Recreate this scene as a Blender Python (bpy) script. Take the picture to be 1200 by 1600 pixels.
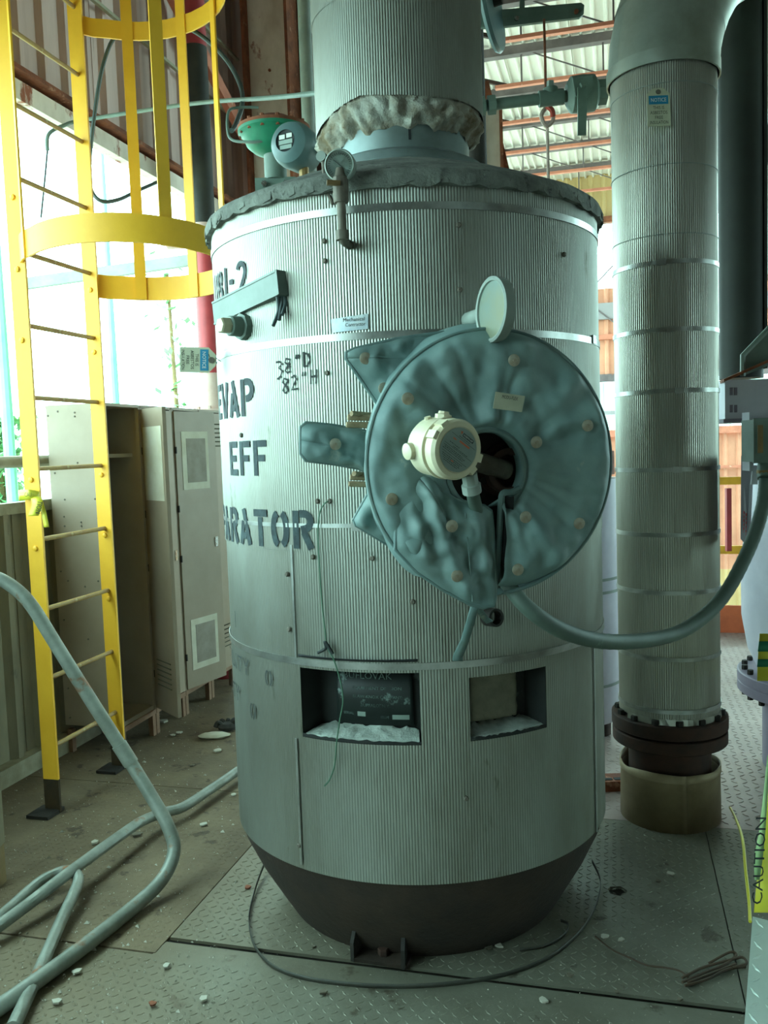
import bpy, bmesh, math, random
from mathutils import Vector as V, Matrix, noise
random.seed(7)
R_ = math.radians
for o in list(bpy.data.objects): bpy.data.objects.remove(o)
sc = bpy.context.scene
COL = sc.collection

# ------------------------------------------------------------------ camera, sky, exposure
FPX, PITCH, ROLL, EYE = 1357.8, .0753, -.0346, 1.58
cd = bpy.data.cameras.new('camera'); cam = bpy.data.objects.new('camera', cd); COL.objects.link(cam)
fw = V((0, math.cos(PITCH), -math.sin(PITCH))); rt0 = V((1, 0, 0)); up0 = V((0, math.sin(PITCH), math.cos(PITCH)))
rt = rt0*math.cos(ROLL) + up0*math.sin(ROLL); up = up0*math.cos(ROLL) - rt0*math.sin(ROLL)
CAM = V((0, 0, EYE))
mw = Matrix.Identity(4)
for i in range(3):
    mw[i][0] = rt[i]; mw[i][1] = up[i]; mw[i][2] = -fw[i]; mw[i][3] = CAM[i]
cam.matrix_world = mw
cd.sensor_fit = 'VERTICAL'; cd.sensor_height = 24; cd.sensor_width = 18; cd.lens = 24*FPX/1600
cd.clip_start = .02; cd.clip_end = 300
sc.camera = cam
w = bpy.data.worlds.new('sky'); sc.world = w; w.use_nodes = True
bg = w.node_tree.nodes['Background']; bg.inputs[0].default_value = (.62, 1.0, .985, 1); bg.inputs[1].default_value = 8.2
sc.view_settings.view_transform = 'Standard'; sc.view_settings.look = 'None'
sc.view_settings.gamma = 1; sc.view_settings.use_curve_mapping = False
sc.view_settings.exposure = 0.15

# ------------------------------------------------------------------ places: a survey of the photograph
# the building stands turned 15 degrees; a runs across it, b along it
TH = R_(15)
E1 = V((math.cos(TH), -math.sin(TH), 0)); E2 = V((math.sin(TH), math.cos(TH), 0)); UP = V((0, 0, 1))
def B(a, b, z=0): return E1*a + E2*b + UP*z
def ray(x, y): return fw + rt*((x-600)/FPX) - up*((y-800)/FPX)
def at(x, y, Y):
    v = ray(x, y); return CAM + v*(Y/v.y)
def ground(x, y, z=0):
    v = ray(x, y); return CAM + v*((z-EYE)/v.z)
def onplane(x, y, p, n):
    v = ray(x, y); return CAM + v*((p-CAM).dot(n)/v.dot(n))
TX, TY, TR = .098, 3.067, .65
AX = V((TX, TY, 0))
def oncyl(x, y, R=TR, c=AX):
    v = ray(x, y); A = v.x*v.x+v.y*v.y; Bq = -(v.x*c.x+v.y*c.y); Cq = c.x**2+c.y**2-R*R
    D = Bq*Bq-A*Cq; t = (-Bq-math.sqrt(max(0, D)))/A
    return CAM + v*t
def ang(p, c=AX): return math.atan2(p.x-c.x, -(p.y-c.y))
def cyl(phi, z, R=TR, c=AX): return V((c.x+R*math.sin(phi), c.y-R*math.cos(phi), z))

# ------------------------------------------------------------------ materials
def lin(c):
    f = lambda u: u/12.92 if u <= .04045 else ((u+.055)/1.055)**2.4
    return tuple(f(u/255) for u in c)+(1,)
MATS = {}
def mat(name, c, c2=None, rough=.6, metal=0., scale=6., c3=None, t3=.62, s3=14., bump=0., bscale=60., stretch=(1, 1, 1), spec=.5, contrast=(.35, .65), emit=0, trans=0):
    m = bpy.data.materials.new(name); m.use_nodes = True; MATS[name] = m
    nt = m.node_tree; N = nt.nodes; L = nt.links; b = N['Principled BSDF']
    b.inputs['Roughness'].default_value = rough; b.inputs['Metallic'].default_value = metal
    b.inputs['Specular IOR Level'].default_value = spec
    b.inputs['Base Color'].default_value = lin(c)
    tc = N.new('ShaderNodeTexCoord'); mp = N.new('ShaderNodeMapping'); L.new(tc.outputs['Object'], mp.inputs[0]); mp.inputs['Scale'].default_value = stretch
    def nz(s, d=6):
        n = N.new('ShaderNodeTexNoise'); n.inputs['Scale'].default_value = s; n.inputs['Detail'].default_value = d; n.inputs['Roughness'].default_value = .62
        L.new(mp.outputs[0], n.inputs['Vector']); return n
    col = None
    if c2 is not None:
        n = nz(scale); r = N.new('ShaderNodeMapRange'); r.inputs[1].default_value = contrast[0]; r.inputs[2].default_value = contrast[1]; L.new(n.outputs[0], r.inputs[0])
        x = N.new('ShaderNodeMix'); x.data_type = 'RGBA'; x.inputs[6].default_value = lin(c); x.inputs[7].default_value = lin(c2); L.new(r.outputs[0], x.inputs[0]); col = x.outputs[2]
    if c3 is not None:
        n = nz(s3, 8); r = N.new('ShaderNodeMapRange'); r.inputs[1].default_value = t3; r.inputs[2].default_value = t3+.06; L.new(n.outputs[0], r.inputs[0])
        x = N.new('ShaderNodeMix'); x.data_type = 'RGBA'; x.inputs[7].default_value = lin(c3); L.new(r.outputs[0], x.inputs[0])
        if col: L.new(col, x.inputs[6])
        else: x.inputs[6].default_value = lin(c)
        col = x.outputs[2]
    if col: L.new(col, b.inputs['Base Color'])
    if bump:
        n = nz(bscale, 8); bp = N.new('ShaderNodeBump'); bp.inputs['Strength'].default_value = bump; bp.inputs['Distance'].default_value = .01
        L.new(n.outputs[0], bp.inputs['Height']); L.new(bp.outputs[0], b.inputs['Normal'])
    if trans:
        b.inputs['Transmission Weight'].default_value = trans
    if emit:
        b.inputs['Emission Color'].default_value = lin(c); b.inputs['Emission Strength'].default_value = emit
    return m
ALU = mat('weathered_aluminium', (163, 167, 159), (138, 138, 128), .45, .80, 3., (112, 112, 100), .66, 9., stretch=(1, 1, .35))
ALU2 = mat('aluminium_strap', (188, 190, 186), (140, 142, 136), .36, .85, 8.)
ALUP = mat('pipe_aluminium', (176, 176, 166), (146, 144, 132), .36, .82, 2.5, (105, 100, 86), .68, 7., stretch=(1, 1, .25))
SMOOTHALU = mat('smooth_aluminium', (170, 176, 166), (140, 146, 132), .42, .6, 4., (150, 112, 80), .68, 6.)
DARKSTEEL = mat('dark_steel', (52, 47, 42), (34, 31, 28), .75, .2, 7., (70, 58, 46), .66, 20., bump=.3)
SKIRT = mat('dark_skirt_coating', (54, 40, 29), (38, 29, 22), .85, 0, 6., (64, 54, 42), .64, 22., bump=.4, bscale=40)
MASTIC = mat('grey_mastic', (126, 130, 122), (84, 86, 80), .9, 0, 12., (60, 60, 56), .6, 25., bump=.8, bscale=50)
TORN = mat('torn_insulation', (176, 176, 166), (124, 108, 84), .95, 0, 9., (128, 92, 52), .62, 13., bump=1., bscale=45)
NECKMETAL = mat('galvanized_neck', (134, 148, 148), (110, 122, 120), .45, .5, 5., (96, 84, 66), .68, 10.)
TEAL = mat('teal_vinyl_cloth', (124, 148, 144), (106, 132, 131), .60, 0, 7., (150, 160, 150), .66, 9., bump=.12, bscale=35)
TEALDARK = mat('teal_piping', (92, 118, 118), (112, 132, 128), .6, 0, 15.)
VELCRO = mat('black_velcro', (22, 24, 24), None, .9)
WASHER = mat('pin_washer', (182, 180, 164), (150, 136, 116), .5, .5, 30.)
PAPER = mat('label_paper', (176, 174, 150), (160, 160, 138), .8, 0, 12.)
CREAM = mat('cream_enamel', (214, 206, 178), (200, 188, 152), .42, 0, 9., (150, 112, 66), .72, 16.)
PLATE = mat('etched_nameplate', (138, 152, 144), (124, 138, 130), .45, .3, 10.)
INK = mat('black_ink', (26, 30, 32), None, .7)
STENCIL = mat('stencil_paint', (34, 48, 52), (64, 84, 86), .75, 0, 30., contrast=(.45, .75))
GREYINK = mat('grey_marker', (44, 50, 50), None, .8)
ORANGEINK = mat('orange_ink', (196, 96, 60), None, .7)
BLUEINK = mat('notice_blue', (28, 126, 164), None, .6)
WHITEINK = mat('white_ink', (222, 226, 216), None, .7)
TAGCARD = mat('tag_card', (196, 196, 170), (180, 180, 152), .7, 0, 10.)
YELLOW = mat('yellow_paint', (250, 190, 50), (240, 178, 42), .5, 0, 5., (150, 140, 84), .73, 12., bump=.1, bscale=20)
YELLOWFOOT = mat('rusty_yellow_foot', (70, 52, 26), (40, 34, 24), .8, 0, 9.)
RUNG = mat('worn_rung', (168, 142, 84), (150, 112, 70), .6, 0, 16., (186, 172, 120), .58, 22.)
LOCKER = mat('beige_locker_enamel', (160, 144, 124), (148, 132, 112), .5, 0, 3., (132, 112, 84), .74, 8.)
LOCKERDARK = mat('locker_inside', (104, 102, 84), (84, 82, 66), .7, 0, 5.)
PINKSTEEL = mat('primer_pink_steel', (150, 116, 92), (122, 92, 72), .75, 0, 9.)
SHEET = mat('taped_paper', (212, 208, 190), (200, 194, 172), .85, 0, 10.)
SHEETGREY = mat('faded_print', (144, 136, 124), (160, 152, 140), .85, 0, 14.)
CHROME = mat('bright_metal', (196, 198, 196), (150, 146, 136), .25, .9, 20.)
BEIGEPANEL = mat('beige_wall_panel', (140, 130, 104), (112, 104, 82), .7, 0, 5., (92, 86, 66), .64, 7., stretch=(1, 1, .3))
CURB = mat('pale_curb', (170, 164, 140), (138, 130, 106), .8, 0, 8., (150, 92, 66), .68, 9.)
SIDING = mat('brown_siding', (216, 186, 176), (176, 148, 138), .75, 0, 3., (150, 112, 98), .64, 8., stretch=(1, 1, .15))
SIDINGD = mat('low_bounce_siding', (92, 72, 56), (72, 56, 44), .8, 0, 3., (58, 44, 36), .62, 6., stretch=(1, 1, .2))  # for unseen walls, darkened so they bounce less light onto the vessel
BEAMRUST = mat('rusty_white_steel', (236, 224, 210), (206, 190, 172), .7, 0, 4., (150, 80, 46), .585, 5., stretch=(1, 1, .6))
RUST = mat('rusted_steel', (150, 86, 56), (104, 58, 40), .85, 0, 8., (170, 120, 96), .6, 14., bump=.3)
RUSTDARK = mat('dark_rust', (70, 42, 30), (44, 30, 24), .85, 0, 9.)
REDPIPE = mat('red_pipe_paint', (178, 62, 66), (156, 52, 56), .5, 0, 6., (190, 130, 120), .68, 12.)
PALEPIPE = mat('pale_pipe_paint', (196, 160, 148), (206, 186, 172), .6, 0, 9.)
BLACKPIPE = mat('black_pipe', (58, 58, 52), (40, 40, 36), .7, 0, 5.)
GREYPIPE = mat('grey_pipe_paint', (150, 160, 152), (126, 136, 128), .6, 0, 6., (160, 108, 72), .70, 9.)
HANDRAIL = mat('galvanized_handrail', (158, 164, 154), (128, 134, 124), .5, .35, 10., (142, 96, 62), .63, 6.)
GREENV = mat('green_valve_paint', (30, 136, 100), (22, 108, 82), .5, 0, 8., (124, 84, 48), .60, 9.)
GREENG = mat('grey_green_paint', (116, 134, 124), (98, 116, 106), .55, 0, 7., (120, 92, 64), .72, 12.)
TEALENAMEL = mat('blue_grey_enamel', (96, 122, 124), (82, 106, 108), .4, 0, 6., (150, 160, 150), .72, 12.)
CHANNELP = mat('pale_channel_paint', (120, 132, 126), (104, 116, 110), .5, .2, 8.)
GLASS = mat('dial_glass_face', (196, 210, 200), (178, 196, 188), .25, 0, 8.)
DIALWEATHER = mat('weathered_dial', (112, 132, 128), (128, 126, 96), .3, 0, 4.)
BRASS = mat('tarnished_brass', (150, 122, 78), (118, 96, 66), .5, .5, 12.)
BRONZE = mat('dusty_pipe_fitting', (122, 116, 104), (92, 84, 74), .7, .2, 14.)
NAMEBLACK = mat('black_nameplate', (22, 28, 26), (34, 42, 40), .55, 0, 9., (120, 140, 134), .63, 15.)
DUSTW = mat('white_dust', (186, 196, 188), (150, 156, 146), .95, 0, 14., bump=.8, bscale=60)
INSUL = mat('insulation_block', (140, 136, 116), (110, 106, 90), .95, 0, 9., bump=.6)
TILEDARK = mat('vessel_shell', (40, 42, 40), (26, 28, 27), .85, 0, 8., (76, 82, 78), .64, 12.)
PLATEF = mat('floor_plate_steel', (128, 127, 112), (108, 105, 90), .55, .35, 3.5, (86, 80, 66), .62, 9., bump=.25, bscale=30)
PLATED = mat('dusty_floor_plate', (122, 106, 82), (98, 84, 64), .85, 0, 3., (78, 66, 50), .60, 11., bump=.5, bscale=45)
PLATEB = mat('back_floor_plate', (168, 152, 146), (148, 132, 126), .5, .3, 3., (116, 100, 92), .64, 9.)
PLATEBRIGHT = mat('clean_checker_plate', (206, 216, 206), (190, 204, 194), .45, .2, 5.)
UNDER = mat('under_floor_dark', (92, 84, 74), (70, 64, 56), .9)
YARD = mat('pale_yard', (196, 192, 180), (180, 178, 164), .9, 0, .4)
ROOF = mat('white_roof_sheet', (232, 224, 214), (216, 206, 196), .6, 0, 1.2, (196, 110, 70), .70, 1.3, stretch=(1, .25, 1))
ROOFD = mat('low_bounce_roof', (120, 108, 96), (96, 86, 76), .8, 0, 1.2)  # roof out of view, darkened to cut the light bounced from above
SLEEVE = mat('stained_sleeve', (156, 138, 106), (124, 106, 78), .55, .3, 5., (104, 84, 58), .66, 7.)
JOIST = mat('grey_joist_steel', (120, 106, 106), (96, 84, 84), .7, 0, 4., (150, 96, 76), .64, 6.)
ORANGEST = mat('orange_primer_steel', (214, 132, 104), (190, 112, 88), .65, 0, 5., (226, 196, 170), .64, 7.)
PINKWALL = mat('salmon_siding', (226, 160, 128), (206, 140, 112), .7, 0, 1.5)
YELLOWWALL = mat('straw_siding', (214, 184, 130), (200, 168, 116), .7, 0, 1.5)
GREYBAND = mat('grey_duct', (158, 150, 150), None, .6)
TRANSL = mat('translucent_sheet', (226, 240, 232), (200, 230, 216), .5, 0, 1., trans=.75)
TOE = mat('orange_toe_board', (206, 104, 62), (180, 88, 54), .6, 0, 5.)
SAFEYEL = mat('safety_yellow_rail', (226, 168, 40), (206, 150, 34), .5, 0, 6.)
WHITEENAM = mat('white_vessel_coat', (214, 212, 222), (196, 194, 206), .5, 0, 4., (168, 160, 166), .68, 8.)
LILAC = mat('lilac_grey_sign', (134, 122, 138), (120, 110, 126), .6, 0, 6.)
REDINK = mat('red_print', (206, 60, 62), None, .7)
DARKCOL = mat('dark_green_steel', (40, 46, 40), (30, 34, 30), .7, 0, 5.)
TAPEY = mat('caution_tape_yellow', (226, 214, 60), (206, 200, 70), .35, 0, 7.)
TAPEG = mat('caution_tape_backlit', (176, 204, 140), (150, 190, 140), .35, 0, 7.)  # green light on the tape, put into its colour
TAPETEAL = mat('teal_tape_print', (26, 122, 92), None, .5)
WIREGREEN = mat('green_wire', (72, 110, 88), None, .6)
WIREDARK = mat('dark_cable', (52, 66, 68), (70, 84, 84), .5)
TWIGS = mat('rusty_wire', (86, 66, 48), (62, 48, 36), .8)
GREYDEBRIS = mat('debris', (120, 112, 96), (80, 72, 58), .9, 0, 20.)
PALECHIP = mat('pale_paint_chip', (184, 180, 164), None, .8)
GLOVE = mat('grey_glove', (78, 78, 76), (60, 60, 58), .9, 0, 20.)
FLEXGREEN = mat('green_flexible_conduit', (100, 118, 108), (86, 102, 94), .55, 0, 8., (110, 132, 118), .66, 14.)
OUTGREEN = mat('outdoor_foliage', (170, 206, 150), (130, 190, 140), .8, 0, 6.)
GREENPOST = mat('green_post_paint', (130, 214, 180), (150, 220, 190), .5, 0, 3.)
MIRROR = mat('foil_sticker', (216, 224, 224), (150, 176, 200), .3, .2, 9.)
ROPE = mat('pale_rope', (196, 178, 168), (170, 146, 136), .9, 0, 30.)
ROPERED = mat('red_rag', (196, 84, 70), (170, 70, 60), .9, 0, 20.)
WOOD = mat('weathered_wood', (150, 128, 88), (116, 96, 64), .8, 0, 6.)

STRAPGREY = mat('dull_steel_strap', (84, 84, 76), (66, 66, 60), .6, .3, 12.)
PALERUST = mat('pale_rust', (176, 158, 126), (140, 116, 86), .8, 0, 25.)
def dusted(m, dust, d, lo, hi, wob=.5):     # settled dirt that thins out across the floor, edge broken by noise
    nt = m.node_tree; N = nt.nodes; L = nt.links; b = N['Principled BSDF']; src = b.inputs['Base Color'].links[0].from_socket
    g = N.new('ShaderNodeNewGeometry'); dt = N.new('ShaderNodeVectorMath'); dt.operation = 'DOT_PRODUCT'; dt.inputs[1].default_value = d; L.new(g.outputs['Position'], dt.inputs[0])
    n = N.new('ShaderNodeTexNoise'); n.inputs['Scale'].default_value = 2.2; n.inputs['Detail'].default_value = 8; L.new(g.outputs['Position'], n.inputs['Vector'])
    s = N.new('ShaderNodeMath'); s.operation = 'MULTIPLY_ADD'; s.inputs[1].default_value = wob; L.new(n.outputs[0], s.inputs[0]); L.new(dt.outputs['Value'], s.inputs[2])
    r = N.new('ShaderNodeMapRange'); r.inputs[1].default_value = lo+wob*.5; r.inputs[2].default_value = hi+wob*.5; r.inputs[3].default_value = .9; r.inputs[4].default_value = 0; L.new(s.outputs[0], r.inputs[0])
    x = N.new('ShaderNodeMix'); x.data_type = 'RGBA'; x.inputs[7].default_value = lin(dust); L.new(src, x.inputs[6]); L.new(r.outputs[0], x.inputs[0]); L.new(x.outputs[2], b.inputs['Base Color'])
dusted(PLATEF, (118, 104, 80), E1, -1.75, -.75, .9)
# ------------------------------------------------------------------ mesh builder
def frame_of(d, hint=UP):
    d = d.normalized(); s = d.cross(hint)
    if s.length < 1e-4: s = d.cross(V((0, 1, 0)))
    s.normalize(); return d, s, s.cross(d)
class MB:
    def __init__(s): s.v = []; s.f = []
    def add(s, vs, fs):
        k = len(s.v); s.v += [V(p) for p in vs]; s.f += [tuple(i+k for i in f) for f in fs]; return s
    def box(s, c, x, y, z):            # centre, three half-vectors
        c = V(c); vs = [c+x*i+y*j+z*k for k in (-1, 1) for j in (-1, 1) for i in (-1, 1)]
        fs = [(0, 2, 3, 1), (4, 5, 7, 6), (0, 1, 5, 4), (2, 6, 7, 3), (0, 4, 6, 2), (1, 3, 7, 5)]
        if x.cross(y).dot(z) < 0: fs = [f[::-1] for f in fs]
        return s.add(vs, fs)
    def bar(s, p, q, wd, ht, hint=UP):  # a box from p to q; wd across, ht along hint
        p = V(p); q = V(q); d, sd, u = frame_of(q-p, hint)
        return s.box((p+q)/2, (q-p)/2, sd*(wd/2), u*(ht/2))
    def tube(s, pts, r, n=10, cap=True, closed=False):
        pts = [V(p) for p in pts]; m = len(pts); rr = r if isinstance(r, (list, tuple)) else [r]*m
        prev = None; k = len(s.v)
        for i, p in enumerate(pts):
            if closed: d = pts[(i+1) % m]-pts[i-1]
            else: d = pts[min(i+1, m-1)]-pts[max(i-1, 0)]
            d.normalize()
            if prev is None: _, sd, u = frame_of(d)
            else:
                sd = prev-d*prev.dot(d); sd.normalize(); u = sd.cross(d)
            prev = sd
            for j in range(n):
                a = 2*math.pi*j/n; s.v.append(p+(sd*math.cos(a)+u*math.sin(a))*rr[i])
        for i in range(m if closed else m-1):
            for j in range(n):
                a = k+i*n+j; b_ = k+i*n+(j+1) % n; i2 = (i+1) % m
                s.f.append((a, k+i2*n+j, k+i2*n+(j+1) % n, b_))
        if cap and not closed:
            s.f.append(tuple(k+j for j in range(n))); s.f.append(tuple(k+(m-1)*n+j for j in range(n-1, -1, -1)))
        return s
    def lathe(s, prof, o, d=UP, n=32, hint=V((1, 0, 0)), cap0=True, cap1=True, a0=0, a1=2*math.pi):
        # prof: (radius, distance along d)
        o = V(o); d = V(d).normalized(); x = hint-d*hint.dot(d)
        if x.length < 1e-4: x = V((0, 0, 1))-d*d.z
        x.normalize(); y = d.cross(x); k = len(s.v); full = abs(a1-a0-2*math.pi) < 1e-6
        cols = n if full else n+1
        for (r, h) in prof:
            for j in range(cols):
                a = a0+(a1-a0)*j/n; s.v.append(o+d*h+(x*math.cos(a)+y*math.sin(a))*r)
        for i in range(len(prof)-1):
            for j in range(n):
                j2 = (j+1) % cols if full else j+1
                s.f.append((k+i*cols+j, k+i*cols+j2, k+(i+1)*cols+j2, k+(i+1)*cols+j))
        if full and cap0: s.f.append(tuple(k+j for j in range(cols-1, -1, -1)))
        if full and cap1: s.f.append(tuple(k+(len(prof)-1)*cols+j for j in range(cols)))
        return s
    def prism(s, poly, ext):            # planar polygon in 3D, extruded by vector
        n = len(poly); poly = [V(p) for p in poly]; vs = poly+[p+ext for p in poly]
        nn = V((0, 0, 0))
        for i in range(n): nn += poly[i].cross(poly[(i+1) % n])
        fs = [tuple(range(n-1, -1, -1)), tuple(range(n, 2*n))]+[(i, (i+1) % n, n+(i+1) % n, n+i) for i in range(n)]
        if nn.dot(ext) < 0: fs = [f[::-1] for f in fs]
        return s.add(vs, fs)
    def grid(s, rows):                  # rows of equally many points
        n = len(rows[0]); k = len(s.v)
        for r in rows: s.v += [V(p) for p in r]
        for i in range(len(rows)-1):
            for j in range(n-1): s.f.append((k+i*n+j, k+i*n+j+1, k+(i+1)*n+j+1, k+(i+1)*n+j))
        return s
    def mesh(s, name, origin, mt, smooth=30):
        me = bpy.data.meshes.new(name); me.from_pydata([p-origin for p in s.v], [], s.f); me.materials.append(mt)
        if smooth:
            me.polygons.foreach_set('use_smooth', [True]*len(me.polygons)); me.set_sharp_from_angle(angle=R_(smooth))
        me.update(); return me
ROOT = {}
def thing(name, label, cat, loc, group=None):
    o = bpy.data.objects.new(name, None); COL.objects.link(o); o.location = loc; o.empty_display_size = .05
    o['label'] = label; o['category'] = cat
    if group: o['group'] = group
    ROOT[o.name] = V(loc); return o
def part(name, mb, mt, parent, smooth=30, label=None, kind=None, thick=0, sub=0):
    org = ROOT[parent.name]; me = mb.mesh(name, org, mt, smooth)
    o = bpy.data.objects.new(name, me); COL.objects.link(o); o.parent = parent; ROOT[o.name] = org
    if label: o['label'] = label
    if kind: o['kind'] = kind
    if thick:
        md = o.modifiers.new('thickness', 'SOLIDIFY'); md.thickness = thick; md.offset = 0
    if sub:
        md = o.modifiers.new('subdivision', 'SUBSURF'); md.levels = sub; md.render_levels = sub
    return o
def inst(name, me, loc, parent, label=None):   # a part that shares its mesh; mesh built about its own origin
    o = bpy.data.objects.new(name, me); COL.objects.link(o); o.parent = parent; o.location = V(loc)-ROOT[parent.name]
    ROOT[o.name] = V(loc)
    if label: o['label'] = label
    return o
def solo(name, mb, mt, label, cat, group=None, smooth=30, kind=None, thick=0):
    lo = V((min(p.x for p in mb.v), min(p.y for p in mb.v), min(p.z for p in mb.v))); hi = V((max(p.x for p in mb.v), max(p.y for p in mb.v), 0))
    org = V(((lo.x+hi.x)/2, (lo.y+hi.y)/2, lo.z))
    o = bpy.data.objects.new(name, mb.mesh(name, org, mt, smooth)); COL.objects.link(o); o.location = org; ROOT[o.name] = org
    if label: o['label'] = label
    if cat: o['category'] = cat
    if group: o['group'] = group
    if kind: o['kind'] = kind
    if thick:
        md = o.modifiers.new('thickness', 'SOLIDIFY'); md.thickness = thick; md.offset = 0
    return o
def struct(name, mb=None, mt=None, loc=V((0, 0, 0)), smooth=0):
    if mb is None:
        o = bpy.data.objects.new(name, None); o.empty_display_size = .1; COL.objects.link(o); o.location = loc; ROOT[o.name] = V(loc)
    else: o = solo(name, mb, mt, None, None, smooth=smooth)
    o['kind'] = 'structure'; return o
def bez(pts, n=8):                      # Catmull-Rom through points
    pts = [V(p) for p in pts]; out = []
    for i in range(len(pts)-1):
        p0 = pts[max(i-1, 0)]; p1 = pts[i]; p2 = pts[i+1]; p3 = pts[min(i+2, len(pts)-1)]
        for k in range(n):
            t = k/n; out.append(.5*((2*p1)+(p2-p0)*t+(2*p0-5*p1+4*p2-p3)*t*t+(3*p1-p0-3*p2+p3)*t**3))
    out.append(pts[-1]); return out
_txt = {}
def text2d(s, size=1.0, align='CENTER'):
    key = (s, align)
    if key not in _txt:
        c = bpy.data.curves.new('t', 'FONT'); c.body = s; c.align_x = align; c.size = 1; c.resolution_u = 2
        o = bpy.data.objects.new('t', c); COL.objects.link(o); dg = bpy.context.evaluated_depsgraph_get(); dg.update()
        me = bpy.data.meshes.new_from_object(o.evaluated_get(dg))
        _txt[key] = ([(v.co.x, v.co.y) for v in me.vertices], [tuple(p.vertices) for p in me.polygons])
        bpy.data.objects.remove(o); bpy.data.curves.remove(c); bpy.data.meshes.remove(me)
    vs, fs = _txt[key]; return [(x*size, y*size) for x, y in vs], fs
def lettering(mb, s, o, u, v, height, off=0, width=None, align='CENTER'):
    vs, fs = text2d(s, 1, align); k = height/.69; kx = k
    if width:
        w0 = max(p[0] for p in vs)-min(p[0] for p in vs); kx = width/w0
    n = u.cross(v); mb.add([o+u*(x*kx)+v*(y*k)+n*off for x, y in vs], fs); return mb
def hexnut(r, h):
    mb = MB(); mb.lathe([(r*.92, 0), (r, .15*h), (r, .85*h), (r*.9, h)], V((0, 0, 0)), UP, 6); return mb
def sheetmetal(mb, p, q, z0, z1, pitch, amp, nrm, steps=None):   # trapezoid corrugation from p to q
    L_ = (q-p).length; d = (q-p).normalized(); n = max(1, round(L_/pitch)); pts = []
    for i in range(n):
        for t, h in ((0, 0), (.30, 0), (.42, 1), (.58, 1), (.70, 0)):
            pts.append(p+d*((i+t)*L_/n)+nrm*(h*amp))
    pts.append(q)
    mb.grid([[V((a.x, a.y, z0)) for a in pts], [V((a.x, a.y, z1)) for a in pts]]); return mb

# ================================================================== the setting
# ---- floor: added dark slab below, plates with raised treads
floor = struct('floor', MB().box(B(1.0, 1.2, -.30), E1*4.2, E2*6.2, UP*.02), UNDER)  # dark slab added to keep bright sky out of the plate gaps
def rect(a0, a1, b0, b1, z): return [B(a0, b0, z), B(a1, b0, z), B(a1, b1, z), B(a0, b1, z)]
def holed(poly, holes, ext):            # plate with round holes, as one solid
    bm = bmesh.new(); loops = []
    for lp in [poly]+holes:
        vs = [bm.verts.new(p) for p in lp]; loops.append(vs)
        for i in range(len(vs)): bm.edges.new((vs[i], vs[(i+1) % len(vs)]))
    bmesh.ops.triangle_fill(bm, edges=bm.edges[:], use_beauty=True)
    bmesh.ops.recalc_face_normals(bm, faces=bm.faces[:])
    if bm.faces[:] and bm.faces[:][0].normal.z < 0: bmesh.ops.reverse_faces(bm, faces=bm.faces[:])
    r = bmesh.ops.extrude_face_region(bm, geom=bm.faces[:])
    bmesh.ops.translate(bm, verts=[g for g in r['geom'] if isinstance(g, bmesh.types.BMVert)], vec=ext)
    bm.verts.index_update(); bm.verts.ensure_lookup_table()
    mb = MB(); mb.add([v.co.copy() for v in bm.verts], [tuple(v.index for v in f.verts) for f in bm.faces]); bm.free(); return mb
def circ(c, r, n=14, wob=0): return [c+V((math.cos(2*math.pi*i/n), math.sin(2*math.pi*i/n), 0))*(r*(1+wob*random.uniform(-1, 1))) for i in range(n)]
def treads(a0, a1, b0, b1, z, pitch=.030, h=.0016, skip=None, ln=.0125, wd=.0040):
    mb = MB(); na = int((a1-a0)/pitch); nb = int((b1-b0)/pitch)
    for i in range(na):
        for j in range(nb):
            a = a0+(i+.5)*pitch; b_ = b0+(j+.5)*pitch
            c = B(a, b_, z)
            if skip and skip(c): continue
            d = (E1+E2 if (i+j) % 2 else E1-E2).normalized(); s_ = V((-d.y, d.x, 0))
            k = len(mb.v)
            mb.v += [c-d*ln, c-s_*wd, c+d*ln, c+s_*wd, c-d*ln*.6+UP*h, c-s_*wd*.45+UP*h, c+d*ln*.6+UP*h, c+s_*wd*.45+UP*h]
            mb.f += [(k, k+1, k+5, k+4), (k+1, k+2, k+6, k+5), (k+2, k+3, k+7, k+6), (k+3, k, k+4, k+7), (k+4, k+5, k+6, k+7)]
    return mb
def inframe(c):
    d = c-CAM; k = d.dot(fw); x = 600+FPX*d.dot(rt)/k; y = 800-FPX*d.dot(up)/k
    return not (-60 < x < 1260 and y < 1680)
SLAB = V((0, 0, -.010))
hole_c = ground(965, 1392); hole2 = ground(1035, 1365); hole3 = ground(984, 1273)
def offtank(c): return inframe(c) or (c-AX).length < .47
def floorplate(nm, poly, holes, mt, tr=None, zoff=0):
    o = part(nm, holed(poly, holes, SLAB), mt, floor, smooth=0)
    if tr: part('tread_pattern', tr, mt, o, smooth=0, kind='stuff')
    return o
floorplate('floor_plate', rect(-1.433, .326, 2.452, 3.62, 0), [circ(hole_c, .035, 12, .15), circ(ground(1046, 1366), .010, 8)], PLATEF, treads(-1.42, .32, 2.46, 3.61, 0, skip=offtank))
floorplate('floor_plate', [B(-2.9, 1.0, -.004), B(.60, 1.0, -.004), B(.60, 2.432, -.004), B(-1.436, 2.432, -.004), B(-1.445, 2.360, -.004), B(-2.9, 2.360, -.004)], [], PLATEF, treads(-2.0, .59, 1.5, 2.355, -.004, skip=inframe, h=.0014))
floorplate('floor_plate', rect(.330, 1.75, 2.438, 3.615, .001), [], PLATEF, treads(.335, 1.6, 2.45, 3.60, .001, skip=inframe))
floorplate('floor_plate', rect(.606, 3.2, 1.0, 2.432, -.003), [], PLATEF, treads(.61, 1.2, 1.8, 2.42, -.003, skip=inframe))
floorplate('dusty_plate', rect(-2.9, -1.439, 2.366, 3.62, -.002), [], PLATED, treads(-2.4, -1.45, 2.37, 3.6, -.002, skip=inframe, h=.0011))
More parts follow.
